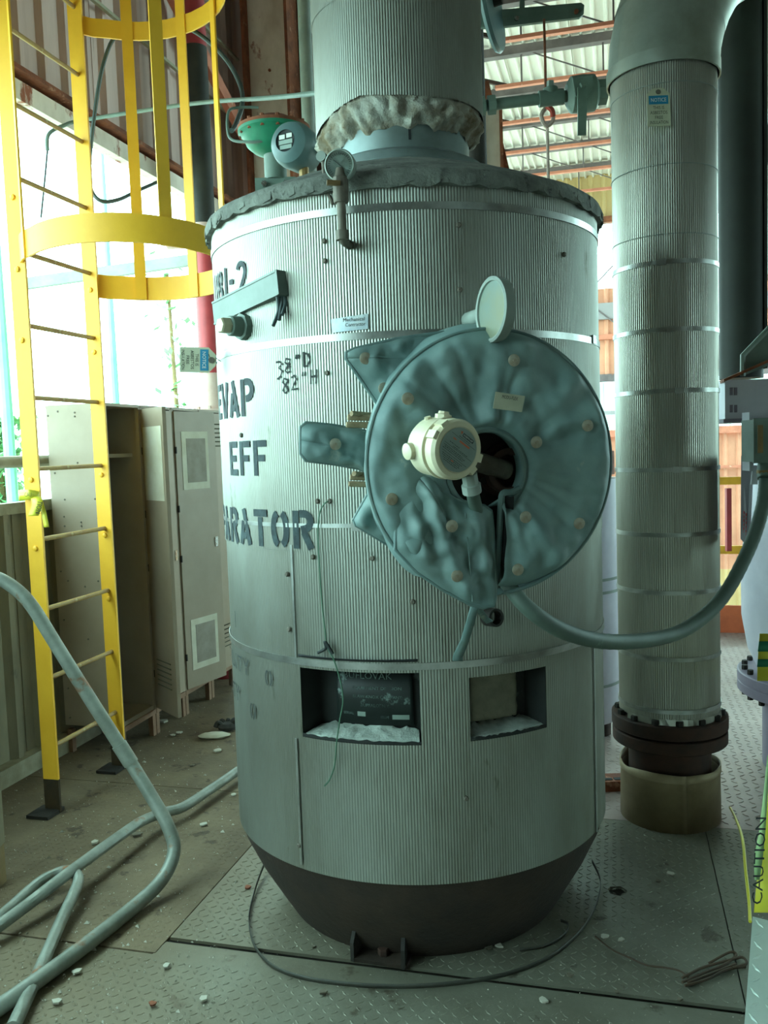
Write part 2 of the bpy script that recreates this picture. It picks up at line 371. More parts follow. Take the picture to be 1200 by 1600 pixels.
floorplate('dusty_plate', rect(-2.9, -.95, 3.626, 7.4, -.002), [], PLATED)
floorplate('back_plate', rect(-.945, .20, 3.626, 7.4, -.001), [], PLATEB, treads(-.3, .19, 3.7, 7.3, -.001, pitch=.045, skip=inframe, ln=.019, wd=.006))
floorplate('back_plate', rect(.206, 3.4, 3.621, 7.4, -.001), [], PLATEB, treads(.21, 1.5, 3.65, 7.3, -.001, pitch=.045, skip=inframe, ln=.019, wd=.006, h=.0025))
# yard outside and below
struct('ground_outside', MB().box(V((0, 20, -3.3)), V((60, 0, 0)), V((0, 60, 0)), V((0, 0, .05))), YARD)

# ---- left wall
WA = -2.93
wl = struct('wall_left', loc=B(WA, 3, 0))
x0 = -4.0
# low panel of beige corrugated sheets, each its own piece
b0 = -4.0; k = 0
while b0 < 6.3:
    b1 = min(b0+.86, 6.3)
    part('panel_sheet', sheetmetal(MB(), B(WA+(.004 if k % 2 else 0), b0-.03), B(WA+(.004 if k % 2 else 0), b1), .05, 1.31, .215, .035, E1), BEIGEPANEL, wl, smooth=0, thick=.004)
    b0 = b1; k += 1
part('curb', MB().box(B(WA+.01, 1.15, .045), E2*5.15, E1*.06, UP*.045), CURB, wl, smooth=0)
part('sill_rail', MB().box(B(WA, 1.15, 1.335), E2*5.15, E1*.035, UP*.028), CURB, wl, smooth=0)
part('pipe_rail', MB().tube([B(WA+.02, -4, 1.567), B(WA+.02, 6.3, 1.567)], .03, 12), CURB, wl)
for bb in (-3.5, -.9, 1.7): part('rail_post', MB().box(B(WA-.01, bb, 1.45), E2*.025, E1*.02, UP*.12), CURB, wl, smooth=0)
# upper siding
b0 = -4.0; k = 0
while b0 < 7.25:
    b1 = min(b0+.80, 7.3)
    part('siding_sheet', sheetmetal(MB(), B(WA-.06+(.004 if k % 2 else 0), b0-.03), B(WA-.06+(.004 if k % 2 else 0), b1), 3.46 if b0 > -2.8 else 1.36, 6.80, .20, .032, E1), SIDING, wl, smooth=0, thick=.004)
    b0 = b1; k += 1
mb = MB().box(B(WA-.02, 1.4, 3.46), E2*5.4, E1*.035, UP*.05)
part('eave_girt', mb, BEAMRUST, wl, smooth=0)
part('eave_girt_flange', MB().box(B(WA+.01, 1.4, 3.545), E2*5.4, E1*.055, UP*.012), RUST, wl, smooth=0)
for zz in (4.25, 4.75): part('girt_angle', MB().box(B(WA+.01, 1.4, zz), E2*5.4, E1*.012, UP*.010), CURB, wl, smooth=0)
b0 = 7.3
while b0 < 18.4:
    b1 = min(b0+1.6, 18.4)
    for za, zb in (((-3.2, 6.8),) if b0 < 8.8 else ((-3.2, .6), (6.1, 6.8))):
        part('siding_sheet', sheetmetal(MB(), B(WA-.06, b0-.03), B(WA-.06, b1), za, zb, .20, .032, E1), SIDINGD, wl, smooth=0, thick=.004)
    b0 = b1
# rear return of the building behind the column: rust red sheets
wc = struct('wall_corner', loc=B(-2.6, 7.3, 0))
for i in range(3):
    part('siding_sheet', sheetmetal(MB(), B(-3.0+i*.42, 7.25), B(-2.58+i*.42, 7.25), 2.2, 6.8, .14, .03, -E2), SIDING if i != 1 else RUST, wc, smooth=0, thick=.004)

# ---- back wall far behind
WB = 18.4
wb = struct('wall_back', loc=B(0, WB, -3))
def backsheets(z0, z1, mt, amin=-3.0, amax=7.0, wdt=1.0, nm='wall_sheet', pitch=.25):
    a = amin; k = 0
    while a < amax-.01:
        part(nm, sheetmetal(MB(), B(a-.03, WB+(.006 if k % 2 else 0)), B(min(a+wdt, amax), WB+(.006 if k % 2 else 0)), z0, z1, pitch, .05, -E2), mt, wb, smooth=0, thick=.004); a += wdt; k += 1
backsheets(5.95, 6.85, YELLOWWALL, wdt=1.25)
backsheets(2.85, 4.60, PINKWALL)
backsheets(-1.1, 1.66, PINKWALL)
backsheets(1.75, 2.72, TRANSL, -1.2, 6.0, nm='translucent_sheet')
backsheets(-3.2, -1.1, YELLOWWALL, wdt=1.25)
part('duct_band', MB().box(B(2, WB-.12, 4.13), E1*5, E2*.06, UP*.16), GREYBAND, wb, smooth=0)
part('girt_beam', MB().box(B(2, WB-.12, 2.80), E1*5, E2*.08, UP*.075), JOIST, wb, smooth=0)
part('girt_beam', MB().box(B(2, WB-.12, 5.92), E1*5, E2*.08, UP*.06), RUST, wb, smooth=0)
part('girt_beam', MB().box(B(2, WB-.12, 3.62), E1*5, E2*.04, UP*.05), ORANGEST, wb, smooth=0)
part('girt_beam', MB().box(B(2, WB-.12, 1.68), E1*5, E2*.05, UP*.07), ORANGEST, wb, smooth=0)
part('girt_beam', MB().box(B(2, WB-.12, .95), E1*5, E2*.03, UP*.025), ORANGEST, wb, smooth=0)
part('girt_beam', MB().box(B(2, WB-.16, 2.1), E1*5, E2*.03, UP*.04), GREYBAND, wb, smooth=0)
for q, r_ in (((-.6, 4.4), (1.2, 2.9)), ((.9, 5.9), (-.4, 4.6))): part('sag_rod', MB().tube([B(q[0], WB-.2, q[1]), B(r_[0], WB-.2, r_[1])], .014, 6), JOIST, wb)

# ---- roof: sheets on joists
ZR = 6.80
ceil = struct('ceiling', loc=B(1, 7, ZR))
a = -3.2; k = 0
def roofsheet(a0, a1, b0, b1, z):
    mb = MB(); n = max(1, round((a1-a0)/.15)); pts = []
    for i in range(n):
        for t, h in ((0, 0), (.12, 0), (.22, 1), (.88, 1)): pts.append((a0+(i+t)*(a1-a0)/n, h*.045))
    pts.append((a1, 0)); mb.grid([[B(p, b0, z+h) for p, h in pts], [B(p, b1, z+h) for p, h in pts]]); return mb
while a < 7.0:
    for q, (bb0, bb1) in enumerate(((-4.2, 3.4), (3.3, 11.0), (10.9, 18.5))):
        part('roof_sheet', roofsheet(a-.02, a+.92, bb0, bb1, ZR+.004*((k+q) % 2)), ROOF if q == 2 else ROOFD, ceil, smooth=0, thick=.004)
    a += .90; k += 1
ORD = ['nearest', 'second nearest', 'third nearest', 'fourth nearest', 'fifth nearest', 'sixth nearest']
for k in range(6):
    bb = 10.68+1.35*k
    r = thing('roof_joist', f'open-web steel roof joist with orange bottom chord, {ORD[k]} in view under the white roof', 'roof joist', B(1.5, bb, ZR-.5), 'open-web joists under the roof')
    part('top_chord', MB().box(B(2.0, bb, ZR-.065), E1*4.9, E2*.06, UP*.055), JOIST, r, smooth=0)
    aL = -1.35-.13*k
    part('bottom_chord', MB().box(B((aL+6.9)/2, bb, ZR-.50), E1*((6.9-aL)/2), E2*.035, UP*.022), ORANGEST, r, smooth=0)
    part('end_diagonal', MB().bar(B(aL+.15, bb, ZR-.49), B(aL-.95, bb, ZR-.1), .05, .045), RUSTDARK, r, smooth=0)
    aa = aL+.35; j = 0
    while aa < 5:
        part('web_post', MB().bar(B(aa, bb, ZR-.49), B(aa, bb, ZR-.1), .02, .022, E1), JOIST, r, smooth=0)
        part('web_diagonal', MB().bar(B(aa+.12, bb, ZR-.1), B(aa+.98, bb, ZR-.49), .016, .016), JOIST, r, smooth=0)
        aa += 1.05
# the far side of the hall, out of the frame
wr = struct('wall_right', loc=B(7, 5, 0))
b0 = -4.0
while b0 < 18.4:
    for za, zb in (((-3.2, 6.8),) if b0 < 3.9 else ((-3.2, 1.0), (3.0, 6.8)) if b0 < 5.5 else ((-3.2, 6.8),) if b0 < 8.6 else ((-3.2, .4), (6.1, 6.8))):
        part('siding_sheet', sheetmetal(MB(), B(7.0, b0-.03), B(7.0, min(b0+1.6, 18.4)), za, zb, .25, .04, -E1), SIDINGD, wr, smooth=0, thick=.004)
    b0 += 1.6
wf = struct('wall_front', loc=B(2, -4.2, 0))
a = -2.9
while a < 7:
    part('siding_sheet', sheetmetal(MB(), B(a-.03, -4.2), B(min(a+1.6, 7), -4.2), 0, 6.8, .25, .04, E2), SIDINGD, wf, smooth=0, thick=.004); a += 1.6

# ---- guard rail and toe board at the floor's far edge
gr = thing('guard_rail', 'yellow guard rail with orange toe board at the far edge of the plate floor', 'railing', B(1.2, 7.35, 0))
part('top_rail', MB().box(B(1.2, 7.35, 1.215), E1*4.0, E2*.02, UP*.03), SAFEYEL, gr, smooth=0)
part('mid_rail', MB().box(B(1.2, 7.35, .665), E1*4.0, E2*.02, UP*.032), SAFEYEL, gr, smooth=0)
part('toe_board', MB().box(B(1.2, 7.33, .11), E1*4.0, E2*.008, UP*.11), TOE, gr, smooth=0)
for aa in (-2.6, -1.0, .62, 1.6, 3.2, 4.8): part('post', MB().box(B(aa, 7.36, .6), E1*.025, E2*.02, UP*.6), SAFEYEL, gr, smooth=0)

# ---- columns
c = thing('steel_column', 'rust-streaked white steel column behind the green actuator', 'column', B(-2.62, 6.75, 0))
part('web_plate', MB().box(B(-2.62, 6.75, 3.4), E1*.175, E2*.02, UP*3.39), BEAMRUST, c, smooth=0)
part('flange_plate', MB().box(B(-2.80, 6.75, 3.4), E1*.010, E2*.12, UP*3.39), RUST, c, smooth=0)
part('flange_plate', MB().box(B(-2.435, 6.75, 3.4), E1*.012, E2*.12, UP*3.39), RUST, c, smooth=0)
for zz in (3.3, 3.62, 3.95, 4.1, 4.25, 4.6): part('bolt_head', MB().lathe([(.012, 0), (.012, .01)], B(-2.62, 6.73, zz), -E2, 6), RUST, c)
part('knee_brace', MB().bar(B(-2.80, 6.62, 4.05), B(-2.90, 4.9, 5.1), .05, .10), ORANGEST, c, smooth=0)
c = thing('dark_column', 'dark rusted column with a diagonal brace in the gap right of the white column', 'column', B(-2.30, 7.0, 0))
part('column_shaft', MB().box(B(-2.28, 7.0, 3.4), E1*.05, E2*.05, UP*3.39), RUSTDARK, c, smooth=0)
part('column_shaft', MB().box(B(-2.12, 7.02, 3.4), E1*.06, E2*.03, UP*3.39), RUST, c, smooth=0)
part('brace', MB().bar(B(-2.26, 6.93, 4.1), B(-1.9, 6.93, 4.55), .05, .07), RUSTDARK, c, smooth=0)
mb = MB().tube([at(473, -40, 5.2), V((at(473, 0, 5.2).x, 5.2, .0))], .038, 14)
solo('grey_pipe', mb, GREYPIPE, 'slim grey vertical pipe just left of the ribbed neck', 'pipe')
# red fire main at the left wall
rp = thing('fire_main', 'red and black vertical pipe with a pale flange above the lockers', 'pipe', B(-2.68, 5.52, 0))
pc = B(-2.68, 5.53, 0)
def vz(z): return pc+UP*z
part('upper_pipe', MB().tube([vz(4.28), vz(6.7)], .078, 18), REDPIPE, rp)
part('lagged_pipe', MB().tube([vz(3.10), vz(4.28)], .080, 18), BLACKPIPE, rp)
part('elbow_coupling', MB().lathe([(.085, 2.98), (.105, 3.0), (.105, 3.06), (.09, 3.08), (.09, 3.12)], pc, UP, 20), PALEPIPE, rp)
part('cross_pipe', MB().tube([vz(3.04)-E1*.25-E2*.05, vz(3.04), vz(3.04)+E1*.4], .07, 16), PALEPIPE, rp)
part('lower_pipe', MB().tube([vz(2.0), vz(3.02)], .078, 18), REDPIPE, rp)
part('pale_length', MB().tube([vz(1.87), vz(2.12)], .080, 18), PALEPIPE, rp)
part('base_pipe', MB().tube([vz(0), vz(1.80)], .078, 18), REDPIPE, rp)
fl = part('flange', MB().lathe([(.14, 1.80), (.14, 1.83), (.09, 1.835), (.09, 1.84), (.14, 1.845), (.14, 1.875)], pc, UP, 24), PALEPIPE, rp)
nm = hexnut(.016, .02).mesh('flange_nut', V((0, 0, 0)), PALEPIPE, 0)
for i in range(8): inst('flange_nut', nm, vz(1.875)+V((math.cos(i*.785), math.sin(i*.785), 0))*.115, fl)
# outside beyond the left wall
for nm, px, Y, r, lab in (('green_post', 179, 9.5, .045, 'thin green post outdoors seen between the ladder and the fire main'), ('green_post', 8, 7.5, .05, 'green post outdoors at the left edge of the photo')):
    p = at(px, 600, Y); solo(nm, MB().tube([V((p.x, p.y, -3.2)), V((p.x, p.y, 2.3 if px > 100 else 1.9)), V((p.x, p.y, 5.5))], [r, r, r*.45], 10), GREENPOST, lab, 'post')
def bush(cx, cy, z0, z1, rad, n, lab, stemh):
    t = thing('shrub', lab, 'shrub', V((cx, cy, -3.25)))
    part('stem', MB().tube([V((cx, cy, -3.25)), V((cx+.05, cy, z0+.2)), V((cx, cy, z1-.2))], [.05, .04, .02], 7), WOOD, t)
    mb = MB()
    for i in range(n):
        p = V((cx+random.gauss(0, rad*.5), cy+random.gauss(0, rad*.5), random.uniform(z0, z1))); d = V((random.uniform(-1, 1), random.uniform(-1, 1), random.uniform(-.6, .6))).normalized()
        _, s_, u_ = frame_of(d); l = random.uniform(.05, .11); mb.add([p-d*l, p+s_*l*.45, p+d*l, p-s_*l*.45], [(0, 1, 2), (0, 2, 3)])
    part('foliage', mb, OUTGREEN, t, smooth=0, kind='stuff')
p = at(12, 740, 8.2); bush(p.x-.1, p.y, .9, 2.0, .28, 900, 'leafy green shrub outdoors beyond the low wall', 0)
p = at(268, 560, 12.0); bush(p.x, p.y, 1.2, 4.2, .30, 160, 'sparse pale bush outdoors left of the red pipe', 0)
cr = thing('outdoor_rail', 'grey rail running behind the ladder cage outdoors', 'rail', at(30, 445, 7.5)*1-UP*(at(30, 445, 7.5).z+3.25))
r0_, r1_ = at(30, 445, 7.5), at(345, 400, 7.5)
part('rail_beam', MB().bar(r0_, r1_, .06, .09), GREYPIPE, cr, smooth=0)
for q in (r0_, r1_): part('rail_leg', MB().bar(V((q.x, q.y, -3.25)), q, .05, .05), GREYPIPE, cr, smooth=0)

# ================================================================== the insulated evaporator vessel
Z0, Z1, ZB1, ZB2 = .315, 2.284, 1.8865, .957
tank = thing('evaporator_vessel', 'large ribbed aluminium insulated evaporator vessel with stencilled lettering', 'tank', V((TX, TY, 0)))
NR = 470
def ribs(phi, on=1): return .0008*math.cos(NR*phi)*on
def jacket(z0, z1, dr=0, rows=None, windows=(), a0=-math.pi, a1=math.pi, zlow=None):
    n = int(round((a1-a0)/(2*math.pi)*NR*6)); zs = rows or [z0, z1]; mb = MB()
    phis = [a0+(a1-a0)*i/n for i in range(n+1)]
    for w_ in windows:                    # snap columns to the window edges
        for e in w_[:2]:
            i = min(range(n+1), key=lambda q: abs(phis[q]-e)); phis[i] = e
    m = len(zs)
    for p in phis:
        for i, z in enumerate(zs):
            R = TR+dr+ribs(p); mb.v.append(cyl(p, z, R))
    for j in range(n):
        pm = (phis[j]+phis[j+1])/2
        for i in range(m-1):
            zm = (zs[i]+zs[i+1])/2
            if any(w_[0] < pm < w_[1] and w_[2] < zm < w_[3] for w_ in windows): continue
            k = j*m+i; mb.f.append((k, k+m, k+m+1, k+1))
    return mb
D = R_
W1 = (D(-34.0), D(-1.2), .728, .938); W2 = (D(11.3), D(34.2), .730, .915)
part('lower_jacket_sheet', jacket(Z0, ZB2+.012, -.001, rows=[Z0, W1[2], W2[2], W2[3], W1[3], ZB2+.012], windows=(W1, W2)), ALU, tank, smooth=80)
part('middle_jacket_sheet', jacket(ZB2, 1.302, .0005, a0=D(-34.8), a1=D(180)), ALU, tank, smooth=80)
part('middle_jacket_sheet', jacket(ZB2, 1.30, -.0015, a0=D(-180), a1=D(-34.4)), ALU, tank, smooth=80)
part('shoulder_jacket_sheet', jacket(1.285, ZB1, .0025), ALU, tank, smooth=80)
part('upper_jacket_sheet', jacket(ZB1-.01, Z1, .001), ALU, tank, smooth=80)
def band(z, h=.020, r=TR+.0052, t=.0022, c=AX, n=120):
    return MB().lathe([(r-t, z-h/2), (r, z-h/2), (r, z+h/2), (r-t, z+h/2)], V((c.x, c.y, 0)), UP, n, cap0=False, cap1=False)
for z in (Z1-.055, ZB1, ZB2, 1.36): part('strap_band', band(z, .020 if z != 1.36 else .012), ALU2, tank)
def clip(phi, z, wd=.035, h=.026, R=TR+.006):
    p = cyl(phi, z, R); n_ = V((math.sin(phi), -math.cos(phi), 0)); t_ = V((math.cos(phi), math.sin(phi), 0)); return MB().box(p, t_*wd/2, n_*.003, UP*h/2)
for px, py in ((925, 531), (560, 822), (340, 562)):
    p = oncyl(px, py); part('band_clip', clip(ang(p), p.z), ALU2, tank, smooth=0)
# lap seams and a row of screws
for phi, za, zb in ((D(-34.8), ZB2, 1.302), (D(-36), .33, .72), (D(58), Z0, ZB2)):
    part('lap_seam', MB().box(cyl(phi, (za+zb)/2, TR+.0035), V((math.cos(phi), math.sin(phi), 0))*.004, V((math.sin(phi), -math.cos(phi), 0))*.0015, UP*((zb-za)/2)), ALU2, tank, smooth=0)
mb = MB()
for px, py in ((507, 377), (508, 408), (716, 352), (718, 453), (512, 583), (516, 783), (379, 680), (728, 1247), (469, 1320), (453, 983), (450, 897), (880, 398), (497, 783), (645, 940), (490, 870), (582, 872)):
    p = oncyl(px, py); n_ = V((math.sin(ang(p)), -math.cos(ang(p)), 0))
    part('screw', MB().lathe([(.0075, -.002), (.0075, .004), (.005, .007)], p+n_*.002, n_, 8), BRONZE, tank)
# skirt and feet
part('skirt_cone', MB().lathe([(.46, 0), (.485, .0), (.53, .075), (.585, .17), (.632, .27), (.640, Z0+.012), (.60, Z0+.012)], AX, UP, 96), SKIRT, tank)
for (px, py) in ((556, 1500), (634, 1512)):
    p = ground(px, py); d = (AX-p).normalized(); d.z = 0
    part('skirt_gusset', MB().prism([p-d*.012, p+d*.16, p+d*.10+UP*.16, p+d*.045+UP*.155, p-d*.012+UP*.06], V((-d.y, d.x, 0))*.012), DARKSTEEL, tank, smooth=0)
fp = ground(598, 1500); d = (AX-fp).normalized(); d.z = 0; sd = V((-d.y, d.x, 0))
ft = part('base_foot', MB().box(fp+d*.03+UP*.006, d*.06, sd*.085, UP*.006), SKIRT, tank, smooth=0)
inst('anchor_nut', hexnut(.018, .022).mesh('anchor_nut', V((0, 0, 0)), RUSTDARK, 0), fp+d*.01+UP*.012, ft)
# inner shell seen through the cut openings
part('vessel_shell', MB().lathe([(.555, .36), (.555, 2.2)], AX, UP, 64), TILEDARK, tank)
def recess(W, R0=.556, R1=TR-.004):
    a0, a1, z0, z1 = W; n = 20; mb = MB(); g = [a0+(a1-a0)*i/n for i in range(n+1)]
    mb.grid([[cyl(a_, z0-.0, R1) for a_ in g], [cyl(a_, z0+.004, R0) for a_ in g]])
    mb.grid([[cyl(a_, z1, R0) for a_ in g], [cyl(a_, z1, R1) for a_ in g]])
    mb.grid([[cyl(a0, z0, R0), cyl(a0, z0, R1)], [cyl(a0, z1, R0), cyl(a0, z1, R1)]])
    mb.grid([[cyl(a1, z0, R1), cyl(a1, z0, R0)], [cyl(a1, z1, R1), cyl(a1, z1, R0)]])
    return mb
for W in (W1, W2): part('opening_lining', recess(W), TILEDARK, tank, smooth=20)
def dustbed(W, R0, R1, h, mt):
    a0, a1, z0, z1 = W; n = 44; m = 8; rows = []
    for i in range(m+1):
        r = R0+(R1-R0)*i/m; row = []
        for j in range(n+1):
            a_ = a0+(a1-a0)*(.015+.97*j/n); e = min(j, n-j)/n
            row.append(cyl(a_, z0+.006+h*(1-.75*i/m)*(1+.5*noise.noise(V((j*.35, i*.6, z0*9))))*(.5+min(1, e*9)*.5), r))
        rows.append(row)
    rows.append([V((p.x, p.y, z0+.004)) for p in rows[-1]]); return MB().grid(rows)
part('dust_bed', dustbed(W1, .558, TR-.006, .020, DUSTW), DUSTW, tank, label='white insulation dust heaped in the larger opening')
part('dust_bed', dustbed(W2, .558, TR-.012, .018, DUSTW), DUSTW, tank)
# ragged dark edge strip under the openings
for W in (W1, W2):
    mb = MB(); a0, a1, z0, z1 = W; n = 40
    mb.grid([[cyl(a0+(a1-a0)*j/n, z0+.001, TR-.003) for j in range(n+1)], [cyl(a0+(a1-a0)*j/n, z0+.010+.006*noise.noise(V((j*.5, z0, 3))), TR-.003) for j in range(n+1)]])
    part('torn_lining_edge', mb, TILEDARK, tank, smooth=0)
# maker's plate in the larger opening
pa, pb = D(-27.5), D(-3.2); pz0, pz1 = .757, .930; RP = .562
mb = MB(); n = 24
mb.grid([[cyl(pa+(pb-pa)*j/n, z, RP) for j in range(n+1)] for z in (pz0, pz1)])
npl = part('maker_plate', mb, NAMEBLACK, tank, thick=.003, label='black maker plate with raised lettering')
def wraptext(mb, s, phi, z, h, R, width=None):
    vs, fs = text2d(s); kk = h/.69; kx = kk if not width else width/(max(p[0] for p in vs)-min(p[0] for p in vs))
    mb.add([cyl(phi+x*kx/R, z+y*kk, R) for x, y in vs], fs)
PLETTER = mat('worn_plate_lettering', (96, 116, 110), (50, 60, 58), .6, .2, 20., contrast=(.45, .6))
pm = (pa+pb)/2
for s_, dphi, zz, hh, ww_ in (('BUFLOVAK', -.03, .896, .020, .15), ('EQUIPMENT DIVISION', .02, .864, .009, .15), ('BLAW-KNOX COMPANY', .02, .838, .009, .15), ('BUFFALO, N.Y.', .01, .812, .009, .09), ('SERIAL', -.14, .786, .008, None), ('ITEM', .06, .778, .008, None)):
    mb = MB(); wraptext(mb, s_, pm+dphi, zz, hh, RP+.003, ww_); part('raised_lettering', mb, PLETTER, npl, smooth=0)
for (qa, qb, qz) in ((pm-.09, pm-.045, .784), (pm+.10, pm+.19, .778)):
    part('stamped_panel', MB().grid([[cyl(qa+(qb-qa)*j/6, z, RP+.0025) for j in range(7)] for z in (qz-.002, qz+.012)]), PLATE, npl, smooth=0)
# insulation block showing in the smaller opening
a0, a1 = D(13.5), D(28.5); mb = MB(); n = 18; rows = []
for z in [.765+.14*i/10 for i in range(11)]:
    rows.append([cyl(a0+(a1-a0)*j/n+.006*noise.noise(V((j, z*40, 1))), z+.004*noise.noise(V((j*.6, z*30, 7))), .575+.003*noise.noise(V((j*.5, z*40, 4)))) for j in range(n+1)])
part('insulation_block', mb.grid(rows), INSUL, tank, thick=.02)
# black bent strip standing in for the shaded gap under the middle sheet
n = 30; part('black_gap_strip', MB().grid([[cyl(D(-34)+(D(32.5))*j/n, ZB2+.014, TR+.004) for j in range(n+1)], [cyl(D(-34)+D(32.5)*j/n, ZB2+.022, TR+.004+.010*math.sin(math.pi*j/n)) for j in range(n+1)]]), INK, tank, thick=.001)

# ---- lettering on the jacket: strokes laid on the curved sheet
def arc(cx, cy, rx, ry, a0, a1, n=10): return [(cx+rx*math.cos(R_(a0+(a1-a0)*i/n)), cy+ry*math.sin(R_(a0+(a1-a0)*i/n))) for i in range(n+1)]
G = {
 'E': [[(.12, 0), (.12, 1)], [(.30, .91), (1, .91)], [(.30, .5), (.85, .5)], [(.30, .09), (1, .09)]],
 'F': [[(.12, 0), (.12, 1)], [(.30, .91), (1, .91)], [(.30, .5), (.85, .5)]],
 'V': [[(.06, 1), (.42, 0)], [(.94, 1), (.60, 0)]],
 'A': [[(.08, 0), (.36, .66)], [(.40, 1), (.90, 0)], [(.34, .25), (.60, .25)]],
 'P': [[(.12, 0), (.12, 1)], [(.34, .92)]+arc(.55, .70, .36, .22, 80, -80)+[(.40, .46)]],
 'S': [arc(.5, .74, .38, .18, 40, 200)+[(.5, .55)], [(.55, .48)]+arc(.5, .26, .38, .18, 30, -150)],
 'R': [[(.12, 0), (.12, 1)], [(.34, .92)]+arc(.55, .72, .36, .20, 80, -80)+[(.40, .50)], [(.55, .44), (.92, 0)]],
 'T': [[(0, .91), (1, .91)], [(.5, .80), (.5, 0)]],
 'O': [arc(.42, .5, .32, .42, 100, 260), arc(.58, .5, .32, .42, 80, -80)],
 '0': [arc(.42, .5, .30, .42, 100, 260), arc(.58, .5, .30, .42, 80, -80)],
 '1': [[(.5, 0), (.5, 1)]], 'I': [[(.5, 0), (.5, 1)]],
 '8': [arc(.42, .74, .26, .19, 95, 265), arc(.58, .74, .26, .19, 85, -85), arc(.42, .25, .30, .21, 95, 265), arc(.58, .25, .30, .21, 85, -85)],
 '-': [[(.05, .5), (.95, .5)]],
 '2': [arc(.5, .70, .36, .24, 160, -20)+[(.70, .45), (.30, .12)], [(.22, .07), (.95, .07)]],
 'L': [[(.12, 0), (.12, 1)], [(.30, .09), (1, .09)]], 'Y': [[(.05, 1), (.44, .5)], [(.95, 1), (.56, .5)], [(.5, .44), (.5, 0)]], 'U': [[(.12, 1)]+arc(.47, .25, .35, .2, 180, 265), [(.88, 1)]+arc(.53, .25, .35, .2, 0, -85)],
}
def stroke(mb, pts, wd, place):          # pts in metres (x along sheet, z up)
    P2 = [V((p[0], p[1], 0)) for p in pts]; Q = []
    for i in range(len(P2)-1):
        m = max(1, int((P2[i+1]-P2[i]).length/.012))
        Q += [P2[i].lerp(P2[i+1], t/m) for t in range(m)]
    Q.append(P2[-1]); L_, R2 = [], []
    for i, p in enumerate(Q):
        d = (Q[min(i+1, len(Q)-1)]-Q[max(i-1, 0)]).normalized(); nrm = V((-d.y, d.x, 0))*(wd/2)
        L_.append(place(p+nrm)); R2.append(place(p-nrm))
    mb.grid([R2, L_])
def word(name, chars, h, z, wd, mt=STENCIL, pr=TR+.0052):
    o_ = None
    for ch, a0, a1 in chars:
        mb = MB(); wl_ = (a1-a0)*TR
        for s_ in G[ch]:
            stroke(mb, [(p[0]*wl_, p[1]*h) for p in s_], wd, lambda q: cyl(a0+q.x/TR, z+q.y, pr))
        o_ = part(name, mb, mt, tank, smooth=0)
    return o_
def seq(s, last, cw, gap):               # right-hand end angle of the last character, widths in degrees
    out = []; e = last
    for ch in reversed(s):
        wch = cw*(.35 if ch in '1I' else .5 if ch == '-' else 1)
        if ch != ' ': out.append((ch, D(e-wch), D(e)))
        e -= wch+gap
    return out
word('stencil_lettering', seq('EVAP', -46.8, 6.0, 1.6), .112, 1.686, .021)
word('stencil_lettering', seq('EFF', -42.2, 5.5, 1.8), .106, 1.505, .020)
word('stencil_lettering', seq('SEPARATOR', -27.8, 5.8, 1.95), .111, 1.292, .022)
word('stencil_lettering', seq('1181-2', -47.3, 5.4, 1.5), .100, 2.046, .015)
word('stencil_lettering', seq('UTILITY', -55.8, 3.6, 1.1), .052, .872, .006, GREYINK)
word('stencil_lettering', seq('0', -44.0, 3.2, 1), .054, .860, .0062, GREYINK)
word('stencil_lettering', seq('UTILITY', -64.3, 3.4, 1.1), .052, .765, .006, GREYINK)
word('stencil_lettering', seq('0', -52.9, 3.3, 1), .056, .734, .0062, GREYINK)
word('stencil_lettering', [('I', D(-65.7), D(-63.7))], .054, 1.011, .005)
# hand-written marks
mb = MB()
HW = {'3': [[(0, .95), (.5, 1), (.9, .8), (.4, .55), (.9, .3), (.6, -.1), (.1, -.25)]], '8': [[(.8, .9), (.3, 1), (.1, .75), (.7, .4), (.8, .1), (.4, -.05), (.1, .15), (.4, .45), (.8, .75), (.8, .9)]],
      'D': [[(.15, 0), (.15, 1)], [(.05, 1), (.7, .85), (.95, .45), (.6, .05), (.1, 0)]], '2': [[(.1, .85), (.5, 1), (.8, .75), (.1, 0), (.9, .05)]], 'H': [[(.15, 0), (.2, 1)], [(.8, 0), (.9, 1)], [(.1, .5), (.95, .55)]], '"': [[(.35, .75), (.45, 1.05)], [(.65, .75), (.75, 1.05)]]}
def hand(s, a0, z0, h, cw, slope):
    for i, ch in enumerate(s):
        for s_ in HW[ch]: stroke(mb, [((i*cw*1.25+p[0]*cw), p[1]*h+i*slope) for p in s_], .0055, lambda q: cyl(a0+q.x/TR, z0+q.y, TR+.0058))
hand('38"D', D(-37.2), 1.795, .040, .026, .006); hand('82"H', D(-35.4), 1.745, .040, .026, .006)
part('marker_writing', mb, GREYINK, tank, smooth=0)

